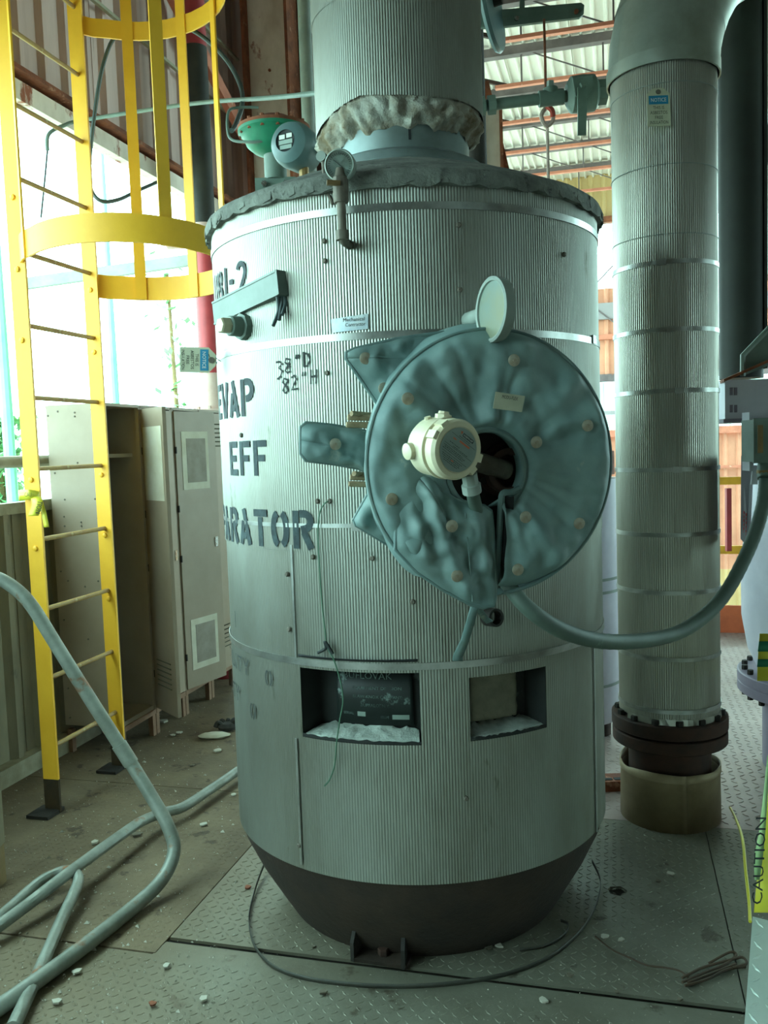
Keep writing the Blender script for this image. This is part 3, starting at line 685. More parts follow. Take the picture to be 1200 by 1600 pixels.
# ---- dome, neck and torn insulation
mb = MB(); n = 150; prof = [(.646, Z1-.004, 0), (.668, Z1+.002, 1), (.672, Z1+.020, .5), (.664, Z1+.040, .3), (.640, Z1+.052, .3), (.56, Z1+.088, .3), (.46, Z1+.130, .3), (.36, Z1+.168, .3), (.27, Z1+.196, .2)]
rows = []
for (r, z, a_) in prof:
    rows.append([cyl(2*math.pi*j/n, z+a_*.010*noise.noise(V((math.cos(2*math.pi*j/n)*9, math.sin(2*math.pi*j/n)*9, r*7)))-(.010*abs(math.sin(j*.9)) if a_ == 1 else 0), r+a_*.006*noise.noise(V((j*.7, r*9, 5)))) for j in range(n+1)])
part('insulated_dome', mb.grid(rows), MASTIC, tank, smooth=50)
for j in range(70):                        # ragged laps along the dome's rim
    phi = 2*math.pi*j/70+random.uniform(-.03, .03)
    if math.cos(phi) < -.2 or random.random() < .35: continue
    c = cyl(phi, Z1+.012+random.uniform(-.006, .003), .668); t_ = V((math.cos(phi), math.sin(phi), 0)); n_ = V((math.sin(phi), -math.cos(phi), 0))
    wv = random.uniform(.010, .030); h_ = random.uniform(.008, .018)
    part('rim_lap', MB().prism([c-t_*wv-UP*h_*.4, c-t_*wv*.2-UP*h_, c+t_*wv-UP*h_*.5, c+t_*wv+UP*h_, c-t_*wv+UP*h_], n_*.004), MASTIC, tank, smooth=0)
ZD = Z1+.190
part('neck_flashing', MB().lathe([(.285, ZD-.012), (.292, ZD+.004), (.286, ZD+.028), (.250, ZD+.046), (.240, ZD+.050)], AX, UP, 64, cap0=False, cap1=False), NECKMETAL, tank)
part('bare_neck', MB().lathe([(.235, ZD), (.235, 2.75)], AX, UP, 64), NECKMETAL, tank)
edge = sorted((ang(oncyl(x, y, .285)), oncyl(x, y, .285).z) for x, y in ((497, 207), (512, 185), (537, 163), (563, 149), (605, 148), (650, 149), (690, 152), (717, 157), (738, 166)))
def zedge(phi):
    if phi <= edge[0][0]: return edge[0][1]
    if phi >= edge[-1][0]: return edge[-1][1]
    for (a_, z_), (b_, y_) in zip(edge, edge[1:]):
        if a_ <= phi <= b_: return z_+(y_-z_)*(phi-a_)/(b_-a_)
mb = MB(); NN = 206; n = NN*6; rn = .285
cols = [-math.pi+2*math.pi*j/n for j in range(n+1)]
def nr(p): return rn+.0008*math.cos(NN*p)
mb.grid([[cyl(p, zedge(p)+.003*noise.noise(V((p*30, 0, 2))), nr(p)) for p in cols], [cyl(p, 3.03, nr(p)) for p in cols]][::1])
part('neck_jacket_sheet', mb, ALU, tank, smooth=80)
mb = MB().grid([[cyl(p, 2.99, nr(p)+.002) for p in cols], [cyl(p, 4.6, nr(p)+.002) for p in cols]])
part('neck_jacket_sheet', mb, ALU, tank, smooth=80)
mb = MB(); n = 170; rows = []
for i in range(15):
    t = i/14; row = []
    for j in range(n+1):
        p = -math.pi+2*math.pi*j/n; zt = zedge(p)+.012; zb_ = 2.585+.022*noise.noise(V((math.sin(p)*6, math.cos(p)*6, 1)))-.05*max(0, -math.sin(p))**3
        z = zt+(zb_-zt)*t; r = .274+.008*math.sin(t*2.4)-.045*t**3+.020*noise.noise(V((math.sin(p)*9, math.cos(p)*9, t*3)))*min(1, t*4)+.008*noise.noise(V((math.sin(p)*30, math.cos(p)*30, t*9)))
        row.append(cyl(p, z, r))
    rows.append(row)
rows.append([cyl(-math.pi+2*math.pi*j/n, 2.62, .238) for j in range(n+1)])
part('torn_insulation', mb.grid(rows), TORN, tank, smooth=60, label='torn grey insulation hanging under the neck jacket')
mb = MB(); stroke(mb, [(0, 0), (.0, .045), (.012, .06)], .008, lambda q: cyl(D(6)+q.x/.235, 2.545+q.y, .2365)); part('black_mark', mb, INK, tank, smooth=0)

# ---- sticker
p = [oncyl(x, y, TR+.0045) for x, y in ((517, 499), (575, 490), (575, 514), (519, 520))]
ph = [ang(q) for q in p]; mb = MB()
mb.grid([[cyl(ph[3]+(ph[2]-ph[3])*i/8, p[3].z+(p[2].z-p[3].z)*i/8, TR+.0045) for i in range(9)], [cyl(ph[0]+(ph[1]-ph[0])*i/8, p[0].z+(p[1].z-p[0].z)*i/8, TR+.0045) for i in range(9)]])
st = part('foil_sticker', mb, MIRROR, tank, smooth=0, label='worn foil contractor sticker')
pm = (ph[0]+ph[1])/2+.02
for s_, dphi, dz, ww_ in (('Mechanical', 0, .024, .062), ('Contractor', .006, .010, .058)):
    mb = MB(); wraptext(mb, s_, pm+dphi, p[2].z+dz, .010, TR+.0056, ww_); part('sticker_print', mb, GREYINK, st, smooth=0)

# ---- stencil-free extras standing on the vessel
gw = thing('green_wire', 'thin green wire hanging from a screw down across the larger opening', 'wire', oncyl(516, 783, TR+.01))
pts = [oncyl(x, y, TR+rr) for x, y, rr in ((515, 783, .006), (508, 786, .012), (500, 800, .013), (497, 830, .013), (499, 880, .013), (503, 940, .013), (508, 985, .013), (511, 1010, .015), (522, 1032, .016), (532, 1065, .014), (536, 1095, .013), (531, 1125, .013), (526, 1160, .013), (523, 1195, .013), (515, 1218, .015), (507, 1228, .018))]
part('wire_strand', MB().tube(bez(pts, 6), .0022, 6), WIREGREEN, gw)
q = oncyl(509, 1013, TR+.016)
part('twisted_tie', MB().tube(bez([oncyl(497, 1020, TR+.014), q, oncyl(508, 1003, TR+.02), oncyl(520, 1022, TR+.016)], 6), .005, 6), GREYINK, gw)

# ================================================================== manway blanket
TB = R_(12.4); BN = V((math.sin(TB), -math.cos(TB), 0)); BU = V((math.cos(TB), math.sin(TB), 0))
BP = AX + BN*.85 + UP*1.5
BC = onplane(769, 723, BP, BN)
blk = thing('insulation_blanket', 'teal quilted vinyl insulation blanket laced round the manway', 'blanket', BC-UP*.31)
def bl(x, y, w_=0):                         # a point of the photo on the plane w_ metres in front of the blanket face
    return onplane(x, y, BP+BN*w_, BN)
def uv(p): q = p-BC; return V((q.dot(BU), q.z, q.dot(BN)))
def bp(u, v, w_=0): return BC+BU*u+UP*v+BN*w_
RO = uv(bl(955, 720)).x*.99
HC = uv(bl(759, 735)); HR = uv(bl(819, 735)).x-HC.x
def wrinkle(u, v, k=1.0):
    a_ = .026*noise.noise(V((u*7, v*7, 3.1)))+.015*noise.noise(V((u*16, v*16, 8.2)))+.004*noise.noise(V((u*36, v*36, 1.2)))
    th = math.atan2(v, u); r = math.hypot(u, v)
    a_ += .022*abs(noise.noise(V((math.cos(th)*4.5, math.sin(th)*4.5, r*1.2))))*min(1, r*5)
    return a_*k
def inner(th): return HC.x+HR*math.cos(th), HC.y+HR*math.sin(th)
NT = 200; TA0, TA1 = R_(-86), R_(238)
def face_pt(th, s):
    xi, yi = inner(th); xo, yo = RO*math.cos(th), RO*(1.03)*math.sin(th)
    q_ = (th-TA0)/R_(34)
    if q_ < 1:
        k_ = (1-q_)**2; sa, sb_ = uv(bl(784, 776)), uv(bl(777, 914)); xi += (sa.x-xi)*k_; yi += (sa.y-yi)*k_; xo += (sb_.x-xo)*k_; yo += (sb_.y-yo)*k_
    u = xi+(xo-xi)*s; v = yi+(yo-yi)*s
    edge_ = min(s, 1-s); puff = .030*(1-math.exp(-edge_*14))
    return u, v, puff+wrinkle(u, v)*min(1, edge_*9)
ths = [TA0+(TA1-TA0)*i/NT for i in range(NT+1)]
mb = MB(); rows = []
rows.append([bp(*inner(t), -.06) for t in ths])
for i in range(37):
    s = i/36; rows.append([bp(*face_pt(t, s)) for t in ths])
part('front_panel', mb.grid([r[::-1] for r in rows]), TEAL, blk, smooth=60)
# side wall to the jacket
rows = []
for i in range(11):
    s = i/10; row = []
    for t in ths:
        r = RO*(1+(.10 if math.cos(t) > 0 else .10-.26*math.cos(t)**2*(1 if math.sin(t) > -.9 else 1))*s+.03*math.sin(s*math.pi))*(1+.018*noise.noise(V((math.cos(t)*5, math.sin(t)*5, s*2)))*math.sin(s*math.pi))
        dep = -.19*s-.10*s*abs(math.cos(t))*(1 if math.cos(t) > 0 else .35)
        row.append(bp(r*math.cos(t), r*1.03*math.sin(t), dep))
    rows.append(row)
part('side_panel', MB().grid([r[::-1] for r in rows]), TEAL, blk, smooth=60)
part('edge_piping', MB().tube([bp(RO*math.cos(t), RO*1.03*math.sin(t), .002) for t in ths], .0055, 8), TEALDARK, blk)
part('opening_piping', MB().tube([bp(*inner(t), .006) for t in ths[10:]], .009, 8), TEALDARK, blk)
# right-hand edge of the slit: bound edge with velcro
e0 = [bl(812, 763, .012), bl(800, 769, .012), bl(786, 771, .012), bl(783, 785, .012), bl(781, 820, .010), bl(778, 870, .006), bl(776, 912, 0)]
part('slit_binding', MB().tube(bez(e0, 5), .009, 8), TEALDARK, blk)
vv = [bl(789, 776, .010), bl(802, 776, .020), bl(797, 880, .014), bl(783, 884, .004)]
part('velcro_strip', MB().prism(vv, BN*.006), VELCRO, blk, smooth=0)
# folded flap left of the slit
def patch(name, poly, w0, mt, puff=.012, n=26, thick=.006, wr=1.0, edge_tube=True, rad=.0055, fold=None):
    U = [uv(bl(x, y, w0)) for x, y in poly]; m = len(U); cx = sum(p.x for p in U)/m; cy = sum(p.y for p in U)/m
    out = []
    for i in range(m):
        a_, b_ = U[i], U[(i+1) % m]; kk = max(1, int((b_-a_).length/.012))
        out += [a_.lerp(b_, t/kk) for t in range(kk)]
    rows = []
    for i in range(n+1):
        s = i/n
        row = []
        for p in out+[out[0]]:
            u = cx+(p.x-cx)*s; v = cy+(p.y-cy)*s
            h = w0+puff*(1-s**4)+wr*wrinkle(u*1.6+3, v*1.6)*(1-s**5)+(fold(u, v)*(1-s**6) if fold else 0)
            row.append(bp(u, v, h))
        rows.append(row)
    o = part(name, MB().grid(rows), mt, blk, smooth=60, thick=thick)
    if edge_tube: part('edge_binding', MB().tube([bp(p.x, p.y, w0) for p in out], rad, 8, closed=True), TEALDARK, o)
    return o
patch('folded_flap', [(652, 742), (668, 742), (690, 768), (712, 781), (740, 788), (757, 791), (767, 799), (770, 830), (774, 930), (771, 946), (756, 949), (735, 944), (690, 920), (650, 892), (618, 858), (620, 800)], .022, TEAL, .016, 30,
      fold=lambda u, v: .011*math.sin((u*1.0+v*.45)*75)*math.exp(-((u+.10)/.09)**2)+.008*math.sin(u*120+v*30)*math.exp(-((v+.12)/.10)**2))
# stitching lines on the flap
part('stitch_line', MB().tube([bl(x, y, .050) for x, y in ((727, 801), (731, 850), (736, 900), (738, 940))], .0016, 5), TEALDARK, blk)
# flaps and strap on the left
patch('corner_flap', [(541, 560), (541, 552), (552, 546), (620, 530), (690, 520), (742, 518), (752, 530), (690, 552), (640, 588), (604, 642), (592, 634)], -.085, TEAL, .014, 20)
patch('corner_flap', [(578, 768), (590, 780), (612, 830), (640, 868), (606, 850), (556, 820), (553, 812)], -.090, TEAL, .012, 16)
patch('strap', [(470, 688), (470, 668), (478, 661), (520, 665), (570, 674), (584, 690), (590, 712), (582, 742), (560, 731), (520, 724), (478, 719), (470, 708)], -.145, TEAL, .016, 20)
part('rim_binding', MB().tube([bp(RO*1.09*math.cos(t), RO*1.12*math.sin(t), -.15-.08*max(0, math.cos(t))) for t in ths[30:105]], .007, 8), TEALDARK, blk)
# lacing washers
wm = MB().lathe([(.0155, 0), (.0155, .002), (.012, .0035), (.004, .0035), (.004, .006)], V((0, 0, 0)), BN, 18).mesh('lacing_washer', V((0, 0, 0)), WASHER, 30)
for x, y, w_ in ((803, 563, .040), (637, 623, .040), (838, 691, .040), (918, 665, .038), (821, 808, .040), (905, 818, .040), (809, 890, .036), (612, 780, .040), (714, 900, .048), (706, 822, .052), (571, 560, -.064), (600, 607, -.060), (524, 694, -.118)):
    q_ = uv(bl(x, y, w_))
    if x in (714, 706): w_ = .042+wrinkle(q_.x*1.6+3, q_.y*1.6)+.004
    elif w_ > 0: w_ = .033+wrinkle(q_.x, q_.y)
    inst('lacing_washer', wm, bl(x, y, w_), blk)
# sewn label
lp = [bl(774, 612, .045), bl(820, 619, .045), bl(815, 644, .045), bl(770, 638, .045)]
lb = part('sewn_label', MB().prism([lp[3], lp[2], lp[1], lp[0]], BN*.002), PAPER, blk, smooth=0, label='pale sewn maker label')
lu = (lp[1]-lp[0]).normalized(); lv = (lp[0]-lp[3]).normalized()
mb = MB(); lettering(mb, 'MODU-FLEX', (lp[0]+lp[1])/2-lv*.014+BN*.003, lu, lv, .0085, 0, .042); part('label_print', mb, INK, lb, smooth=0)
# loose tie strap under the flap
part('tie_tape', MB().grid([[bl(x-6, y, w_) for x, y, w_ in ((742, 945, .02), (735, 970, -.02), (726, 1000, -.10), (714, 1024, -.16), (713, 1032, -.165))], [bl(x+6, y, w_) for x, y, w_ in ((742, 947, .02), (736, 972, -.02), (726, 1004, -.10), (717, 1026, -.16), (717, 1033, -.165))]]), TEAL, blk, thick=.003)
part('tie_tape', MB().grid([[bl(x-4, y, w_) for x, y, w_ in ((743, 946, .02), (749, 956, .0), (757, 968, -.04), (764, 974, -.06))], [bl(x+5, y-2, w_) for x, y, w_ in ((743, 946, .02), (750, 955, .0), (758, 967, -.04), (765, 972, -.06))]]), TEAL, blk, thick=.003)

# ---- manway under the blanket
mw_ = thing('manway', 'dark manway flange with rusty nuts under the teal blanket', 'manway', bp(0, -.25, -.2))
part('cover_disc', MB().lathe([(.24, -.16), (.24, -.11), (.20, -.10), (.05, -.10)], BC, BN, 48), DARKSTEEL, mw_)
pn = uv(bl(785, 735, -.1)); nz = bp(pn.x, pn.y, -.10)
part('nozzle', MB().lathe([(.072, 0), (.072, .015), (.060, .020), (.060, .055), (.044, .055), (.044, .01)], nz, BN, 32), RUSTDARK, mw_)
for i in range(6):
    a_ = i*1.047+.4; part('nozzle_bolt', MB().lathe([(.010, 0), (.010, .012)], nz+BU*math.cos(a_)*.066+UP*math.sin(a_)*.066+BN*.012, BN, 6), DARKSTEEL, mw_)
for (x0_, x1_, y0_, y1_, n_) in ((541, 584, 647, 670, 2), (545, 574, 741, 762, 2)):
    for i in range(n_):
        ya = y0_+(y1_-y0_)*i/n_; yb = y0_+(y1_-y0_)*(i+1)/n_-1.5
        p0 = bl(x0_+2*(i == 0), (ya+yb)/2, -.12); p1 = bl(x1_, (ya+yb)/2+1, -.12); h_ = (bl(x0_, ya, -.12)-bl(x0_, yb, -.12)).length
        mb = MB().lathe([(h_*.45, 0), (h_*.52, .006), (h_*.52, (p1-p0).length-.004), (h_*.45, (p1-p0).length)], p0, p1-p0, 6)
        part('rusty_nut', mb, PALERUST, mw_, smooth=0)
    part('eye_bolt', MB().tube([bl(x0_+8, y0_-1, -.10), bl(x1_, y0_+2, -.15)], .007, 8), PALERUST, mw_)

# ---- level transmitter
tf = at(716, 703, 2.02); tax = (V((.52, -.84, -.10))).normalized()
tr_ = thing('level_transmitter', 'cream round transmitter housing with an engraved cap in the blanket opening', 'transmitter', tf-UP*.08)
tb = tf-tax*.105; tu = UP.cross(tax).normalized(); tu = -tu if tu.x < 0 else tu; tv = tax.cross(tu) if tax.cross(tu).z > 0 else tu.cross(tax)
part('housing', MB().lathe([(.045, -.03), (.062, -.015), (.070, .0), (.071, .05), (.0735, .052), (.0735, .062), (.070, .064)], tb, tax, 48), CREAM, tr_)
part('threaded_ring', MB().lathe([(.0665, .058), (.0665, .074)], tb, tax, 48), CREAM, tr_)
cp = part('cap', MB().lathe([(.070, .070), (.0715, .074), (.0715, .096), (.066, .105), (.055, .1055), (.053, .104)], tb, tax, 48), CREAM, tr_)
part('name_disc', MB().lathe([(.052, .1045), (.052, .1065), (.0005, .1065)], tb, tax, 40), PLATE, cp)
tilt = R_(-33)
du = tu*math.cos(tilt)+tv*math.sin(tilt); dv = -tu*math.sin(tilt)+tv*math.cos(tilt)
o_ = tb+tax*.1071
if du.cross(dv).dot(tax) < 0: du = -du
def dp(x, y): return o_+du*x+dv*y
def drect(mb, x0, x1, y0, y1, h=.0004): return mb.add([dp(x0, y0)+tax*h, dp(x1, y0)+tax*h, dp(x1, y1)+tax*h, dp(x0, y1)+tax*h], [(0, 1, 2, 3)])
mb = MB(); drect(mb, -.010, .026, .032, .040)
for y in (.024, -.004, -.022): 
    hw = math.sqrt(.050**2-y*y)*.93; drect(mb, -hw, hw, y-.0004, y+.0004)
for y, x0_, x1_ in ((.028, -.018, .02), (.004, -.034, .0), (-.001, -.020, .03), (-.009, -.044, .02), (-.0125, -.04, .03), (-.0165, -.044, .024), (-.027, -.038, .03), (-.031, -.036, .024), (-.035, -.03, .026), (-.039, -.026, .02)):
    xx = x0_
    while xx < x1_:
        l = random.uniform(.002, .006); drect(mb, xx, min(xx+l, x1_), y-.0007, y+.0007); xx += l+.0016
part('etched_print', mb, GREYINK, cp, smooth=0)
mb = MB(); drect(mb, -.010, .024, .0165, .0205); drect(mb, -.030, -.020, .0140, .0170); drect(mb, -.006, .002, -.032, -.0295, .0006)
mb.add([dp(-.020, .040)+tax*.0005, dp(-.0145, .033)+tax*.0005, dp(-.0125, .041)+tax*.0005], [(0, 1, 2)])
part('orange_print', mb, ORANGEINK, cp, smooth=0)
mb = MB(); lettering(mb, 'ROSEMOUNT', dp(.008, .0338)+tax*.0007, du, dv, .0042, 0, .032); part('maker_lettering', mb, WHITEINK, cp, smooth=0)
for a_ in (150, 122, -18, -46):
    c_ = tb+tax*.088+(tu*math.cos(R_(a_))+tv*math.sin(R_(a_)))*.0705; rd = (tu*math.cos(R_(a_))+tv*math.sin(R_(a_))); td = tax.cross(rd)
    part('cap_lug', MB().box(c_, rd*.006, td*.010, tax*.015), CREAM, cp, smooth=0)
part('top_plug', MB().lathe([(.020, .05), (.020, .078), (.014, .080), (.012, .086)], tb+tax*.03+tu*.0, (tv+tu*.12).normalized(), 8), CREAM, tr_)
part('side_plug', MB().lathe([(.020, .060), (.020, .082), (.016, .084)], tb+tax*.012, (-tu-tv*.12).normalized(), 20), CREAM, tr_)
part('small_screw', MB().lathe([(.008, .066), (.008, .076)], tb+tax*.012, (tv-tu*.35).normalized(), 8), CREAM, tr_)
part('mounting_stem', MB().tube([tb-tax*.02, tb-tax*.05, nz+BN*.03], .026, 14), BRONZE, tr_)
h0 = at(735, 752, 2.10); h1 = at(741, 790, 2.12)
part('conduit_hub', MB().lathe([(.019, -.02), (.019, .006), (.0235, .008), (.0235, .030), (.020, .032)], h0, (h1-h0), 12), GREYPIPE, tr_)
# ---- flexible conduit to the junction box
cv = thing('flexible_conduit', 'grey-green flexible conduit looping from the transmitter to the right-hand junction box', 'conduit', at(975, 1003, 2.5)-UP*.05)
cpts = bez([at(738, 768, 2.12), at(744, 796, 2.20), at(757, 850, 2.30), at(780, 893, 2.30), at(825, 950, 2.25), at(890, 990, 2.32), at(970, 1003, 2.48), at(1060, 988, 2.66), at(1125, 938, 2.78), at(1170, 858, 2.86), at(1192, 790, 2.89), at(1197, 748, 2.90)], 14)
rad_ = [.0155+.0065*min(1, i/70)+(.0008 if i % 2 else 0) for i in range(len(cpts))]
part('conduit_tube', MB().tube(cpts, rad_, 14), FLEXGREEN, cv)
# ---- dial thermometer above the blanket
gd = thing('dial_thermometer', 'round weathered dial thermometer on a stubby stem above the blanket', 'gauge', at(770, 490, 2.30)-UP*.09)
s0 = oncyl(730, 500); gc = at(772, 484, 2.20); gn = V((-.93, -.36, .02)).normalized()
part('stem', MB().tube([s0-BN*(-.0)+V((0, .02, 0)), s0+(gc-s0)*.45, gc-gn*.012], [.022, .019, .015], 12), GREYPIPE, gd)
cs = part('dial_case', MB().lathe([(.060, -.022), (.078, -.018), (.081, -.004), (.0815, .010), (.076, .013), (.071, .011), (.070, .005)], gc, gn, 48), GREYPIPE, gd)
part('dial_face', MB().lathe([(.071, .006), (.0005, .006)], gc, gn, 40, cap0=False, cap1=False), DIALWEATHER, cs)
# ---- open pipe stub below the flap
ps = oncyl(762, 962); pn_ = V((math.sin(ang(ps)), -math.cos(ang(ps)), 0))
solo('pipe_stub', MB().lathe([(.026, -.06), (.026, .035), (.019, .035), (.019, -.04), (.001, -.04)], ps+V((.004, 0, -.004)), (pn_+V((.25, 0, .1))).normalized(), 24, cap1=False), DARKSTEEL, 'dark open pipe stub poking from the vessel under the flap', 'pipe')

# ================================================================== fittings at the vessel's top left
g = thing('pressure_gauge', 'small round pressure gauge on a dusty pipe at the vessel rim', 'gauge', oncyl(545, 382))
e = oncyl(546, 383); en = V((math.sin(ang(e)), -math.cos(ang(e)), 0))
gp = e+en*.062; zt = at(535, 296, gp.y).z
part('riser_pipe', MB().tube([e-en*.02, e+en*.045, e+en*.058+UP*.006, gp+UP*.02, V((gp.x, gp.y, zt))], .0125, 12), BRONZE, g)
part('coupling', MB().lathe([(.018, 0), (.018, .025)], gp+UP*.0, UP, 12), BRONZE, g)
part('valve_body', MB().lathe([(.019, -.035), (.021, -.03), (.021, .03), (.016, .036), (.012, .055)], V((gp.x, gp.y, zt)), UP, 12), BRONZE, g)
part('valve_lever', MB().bar(V((gp.x, gp.y-.02, zt+.01)), V((gp.x-.035, gp.y-.025, zt+.012)), .012, .012), BRASS, g, smooth=0)
gc2 = at(531, 258, gp.y-.005); gn2 = V((-.18, -.97, -.10)).normalized()
part('gauge_neck', MB().tube([V((gp.x, gp.y, zt+.05)), gc2-UP*.03], .008, 8), BRONZE, g)
cs = part('gauge_case', MB().lathe([(.036, -.030), (.040, -.026), (.0415, .004), (.038, .007), (.036, .003)], gc2, gn2, 40), GREYPIPE, g)
part('gauge_face', MB().lathe([(.037, .003), (.0005, .003)], gc2, gn2, 32, cap0=False, cap1=False), DIALWEATHER, cs)
gu = UP.cross(gn2).normalized(); gu = gu if gu.x > 0 else -gu; gv = gu.cross(gn2) if gu.cross(gn2).z > 0 else gn2.cross(gu)
part('needle', MB().bar(gc2+gn2*.0045-gu*.016+gv*.014, gc2+gn2*.0045+gu*.008-gv*.007, .0016, .001, gn2), INK, cs, smooth=0)
mb = MB()
for k in range(25):
    a_ = R_(225-270*k/24); dr = gu*math.cos(a_)+gv*math.sin(a_); mb.bar(gc2+gn2*.004+dr*.026, gc2+gn2*.004+dr*(.031 if k % 4 else .033), .0012, .0006, gn2)
part('dial_ticks', mb, GREYINK, cs, smooth=0)
part('bypass_tube', MB().tube(bez([at(505, 250, 2.60), at(507, 275, 2.52), at(509, 292, 2.48), at(517, 312, 2.45), at(520, 318, 2.45)], 5), .006, 8), BRONZE, g)
part('bypass_knob', MB().lathe([(.015, 0), (.015, .02)], at(505, 247, 2.60), V((-.3, -.95, 0)), 12), GREYPIPE, g)
# diaphragm actuator
ac = at(428, 205, 3.75); act = thing('valve_actuator', 'green rust-topped diaphragm valve actuator on a forked yoke', 'valve', V((ac.x, ac.y, 2.36)))
zc = ac.z
part('upper_casing', MB().lathe([(.150, .0), (.152, .012), (.120, .024), (.07, .050), (.03, .060), (.001, .062)], ac, UP, 40, cap1=False), RUST, act)
part('lower_casing', MB().lathe([(.150, 0), (.150, -.012), (.128, -.030), (.115, -.062), (.088, -.085), (.045, -.100), (.045, -.10)], ac, UP, 40), GREENV, act)
for k in range(14):
    a_ = k*2*math.pi/14; part('rim_bolt', MB().lathe([(.009, -.022), (.009, .024)], ac+V((math.cos(a_), math.sin(a_), 0))*.138, UP, 6), RUST, act, smooth=0)
part('actuator_label', MB().grid([[cyl(R_(-60+i*5), zc-.045, .118, ac)+V((0, 0, 0)) for i in range(7)], [cyl(R_(-60+i*5), zc-.030, .127, ac) for i in range(7)]]), BRASS, act, smooth=0)
part('spring_barrel', MB().lathe([(.047, -.20), (.047, -.095)], ac, UP, 20), GREENG, act)
part('yoke_head', MB().box(ac-UP*.225, V((.085, 0, 0)), V((0, .03, 0)), V((0, 0, .028))), GREENG, act, smooth=0)
for s_ in (-1, 1):
    part('yoke_leg', MB().tube([ac+V((s_*.083, 0, -.25)), ac+V((s_*.085, 0, -.30)), ac+V((s_*.070, 0, zc*0-.44))], .010, 8), GREENV, act)
    part('yoke_bolt', MB().lathe([(.012, 0), (.012, .02)], ac+V((s_*.045, -.03, -.225)), V((0, -1, 0)), 6), CHROME, act)
part('valve_stem', MB().tube([ac-UP*.24, ac-UP*.34, ac-UP*.345, ac-UP*.40, ac-UP*.41, ac-UP*.46], [.010, .010, .019, .019, .030, .034], 10), BRONZE, act)
part('valve_base', MB().tube([V((ac.x, ac.y, zc-.44)), V((ac.x, ac.y, 2.30))], .05, 14), GREENG, act)
part('air_tube', MB().tube(bez([at(404, 168, 3.8), at(372, 168, 3.78), at(357, 175, 3.75), at(356, 205, 3.72), at(364, 219, 3.70), at(392, 222, 3.66), at(412, 220, 3.66)], 6), .006, 8), GREENG, act)
# positioner head
hc = at(456, 226, 3.45); hn = V((-.42, -.90, .02)).normalized()
ph_ = thing('transmitter_head', 'blue-grey domed indicator head with a round window left of the gauge', 'indicator', hc-UP*.12)
part('head_body', MB().lathe([(.050, -.12), (.082, -.10), (.088, -.02), (.086, .0), (.076, .028), (.055, .045), (.041, .050)], hc, hn, 40, cap1=False), TEALENAMEL, ph_)
ww = part('sight_window', MB().lathe([(.042, .0505), (.042, .046), (.038, .044), (.0005, .044)], hc, hn, 32, cap0=False, cap1=False), INK, ph_)
hu = UP.cross(hn).normalized(); hu = hu if hu.x > 0 else -hu; hv = hu.cross(hn) if hu.cross(hn).z > 0 else hn.cross(hu)
for (x0_, x1_, y0_, y1_, m_) in ((-.028, -.003, .008, .024, WHITEINK), (.004, .028, .010, .026, WHITEINK), (-.030, .030, -.012, .004, PLATE), (-.026, .026, -.030, -.015, PLATE)):
    part('window_card', MB().box(hc+hn*.046+hu*((x0_+x1_)/2)+hv*((y0_+y1_)/2), hu*((x1_-x0_)/2), hv*((y1_-y0_)/2), hn*.001), m_, ww, smooth=0)
part('cable_gland', MB().lathe([(.022, .05), (.022, .11), (.015, .115), (.015, .15)], hc-hn*.05, (hu*.95-UP*.18-hn*.2).normalized(), 12), BRONZE, ph_)
part('bottom_stem', MB().tube([hc-hn*.05-UP*.07+hu*.02, hc-hn*.05-UP*.20+hu*.02, V((hc.x+.02, hc.y+.05, 2.36))], [.02, .016, .02], 10), BRASS, ph_)

# ---- angled channel and plug on the left of the jacket
c0 = at(334, 490, 2.74); c1 = at(434, 441, 2.50); cdv = (c1-c0).normalized(); cn = V((-.55, -.83, .05)); cn = (cn-cdv*cn.dot(cdv)).normalized(); cu = cn.cross(cdv); cu = cu if cu.z > 0 else -cu
ch = thing('light_channel', 'slanted grey-green metal channel with loose wires on the jacket upper left', 'channel', (c0+c1)/2-UP*.05)
part('channel_web', MB().box((c0+c1)/2, (c1-c0)/2, cu*.031, cn*.002), CHANNELP, ch, smooth=0)
for s_ in (-1, 1): part('channel_lip', MB().box((c0+c1)/2+cu*(.033*s_)-cn*.014, (c1-c0)/2, cu*.003, cn*.018), CHANNELP, ch, smooth=0)
part('end_cap', MB().box(c1-cn*.014, cdv*.004, cu*.035, cn*.018), CHANNELP, ch, smooth=0)
for pts in ((434, 445, 440, 470, 436, 500), (437, 445, 446, 470, 441, 492), (433, 460, 435, 485, 427, 509)):
    part('loose_wire', MB().tube(bez([at(pts[0], pts[1], 2.51), at(pts[2], pts[3], 2.52), at(pts[4], pts[5], 2.50)], 6), .0055, 7), WIREDARK, ch)
part('standoff', MB().tube([(c0*.35+c1*.65)-cn*.01, oncyl(402, 462)], .012, 8), GREENG, ch)
pl = oncyl(384, 511); pn2 = V((math.sin(ang(pl)), -math.cos(ang(pl)), 0))
pg = thing('pipe_plug', 'hex-headed pipe plug screwed into the jacket below the channel', 'pipe plug', pl-UP*.03)
part('ring_nut', MB().lathe([(.040, 0), (.040, .020), (.034, .022)], pl, pn2, 8), GREENG, pg, smooth=0)
part('bushing', MB().lathe([(.030, .02), (.030, .055), (.027, .058)], pl, pn2, 20), GREENG, pg)
part('hex_head', MB().lathe([(.022, .056), (.024, .060), (.024, .085), (.021, .090)], pl, pn2, 6), CREAM, pg, smooth=0)

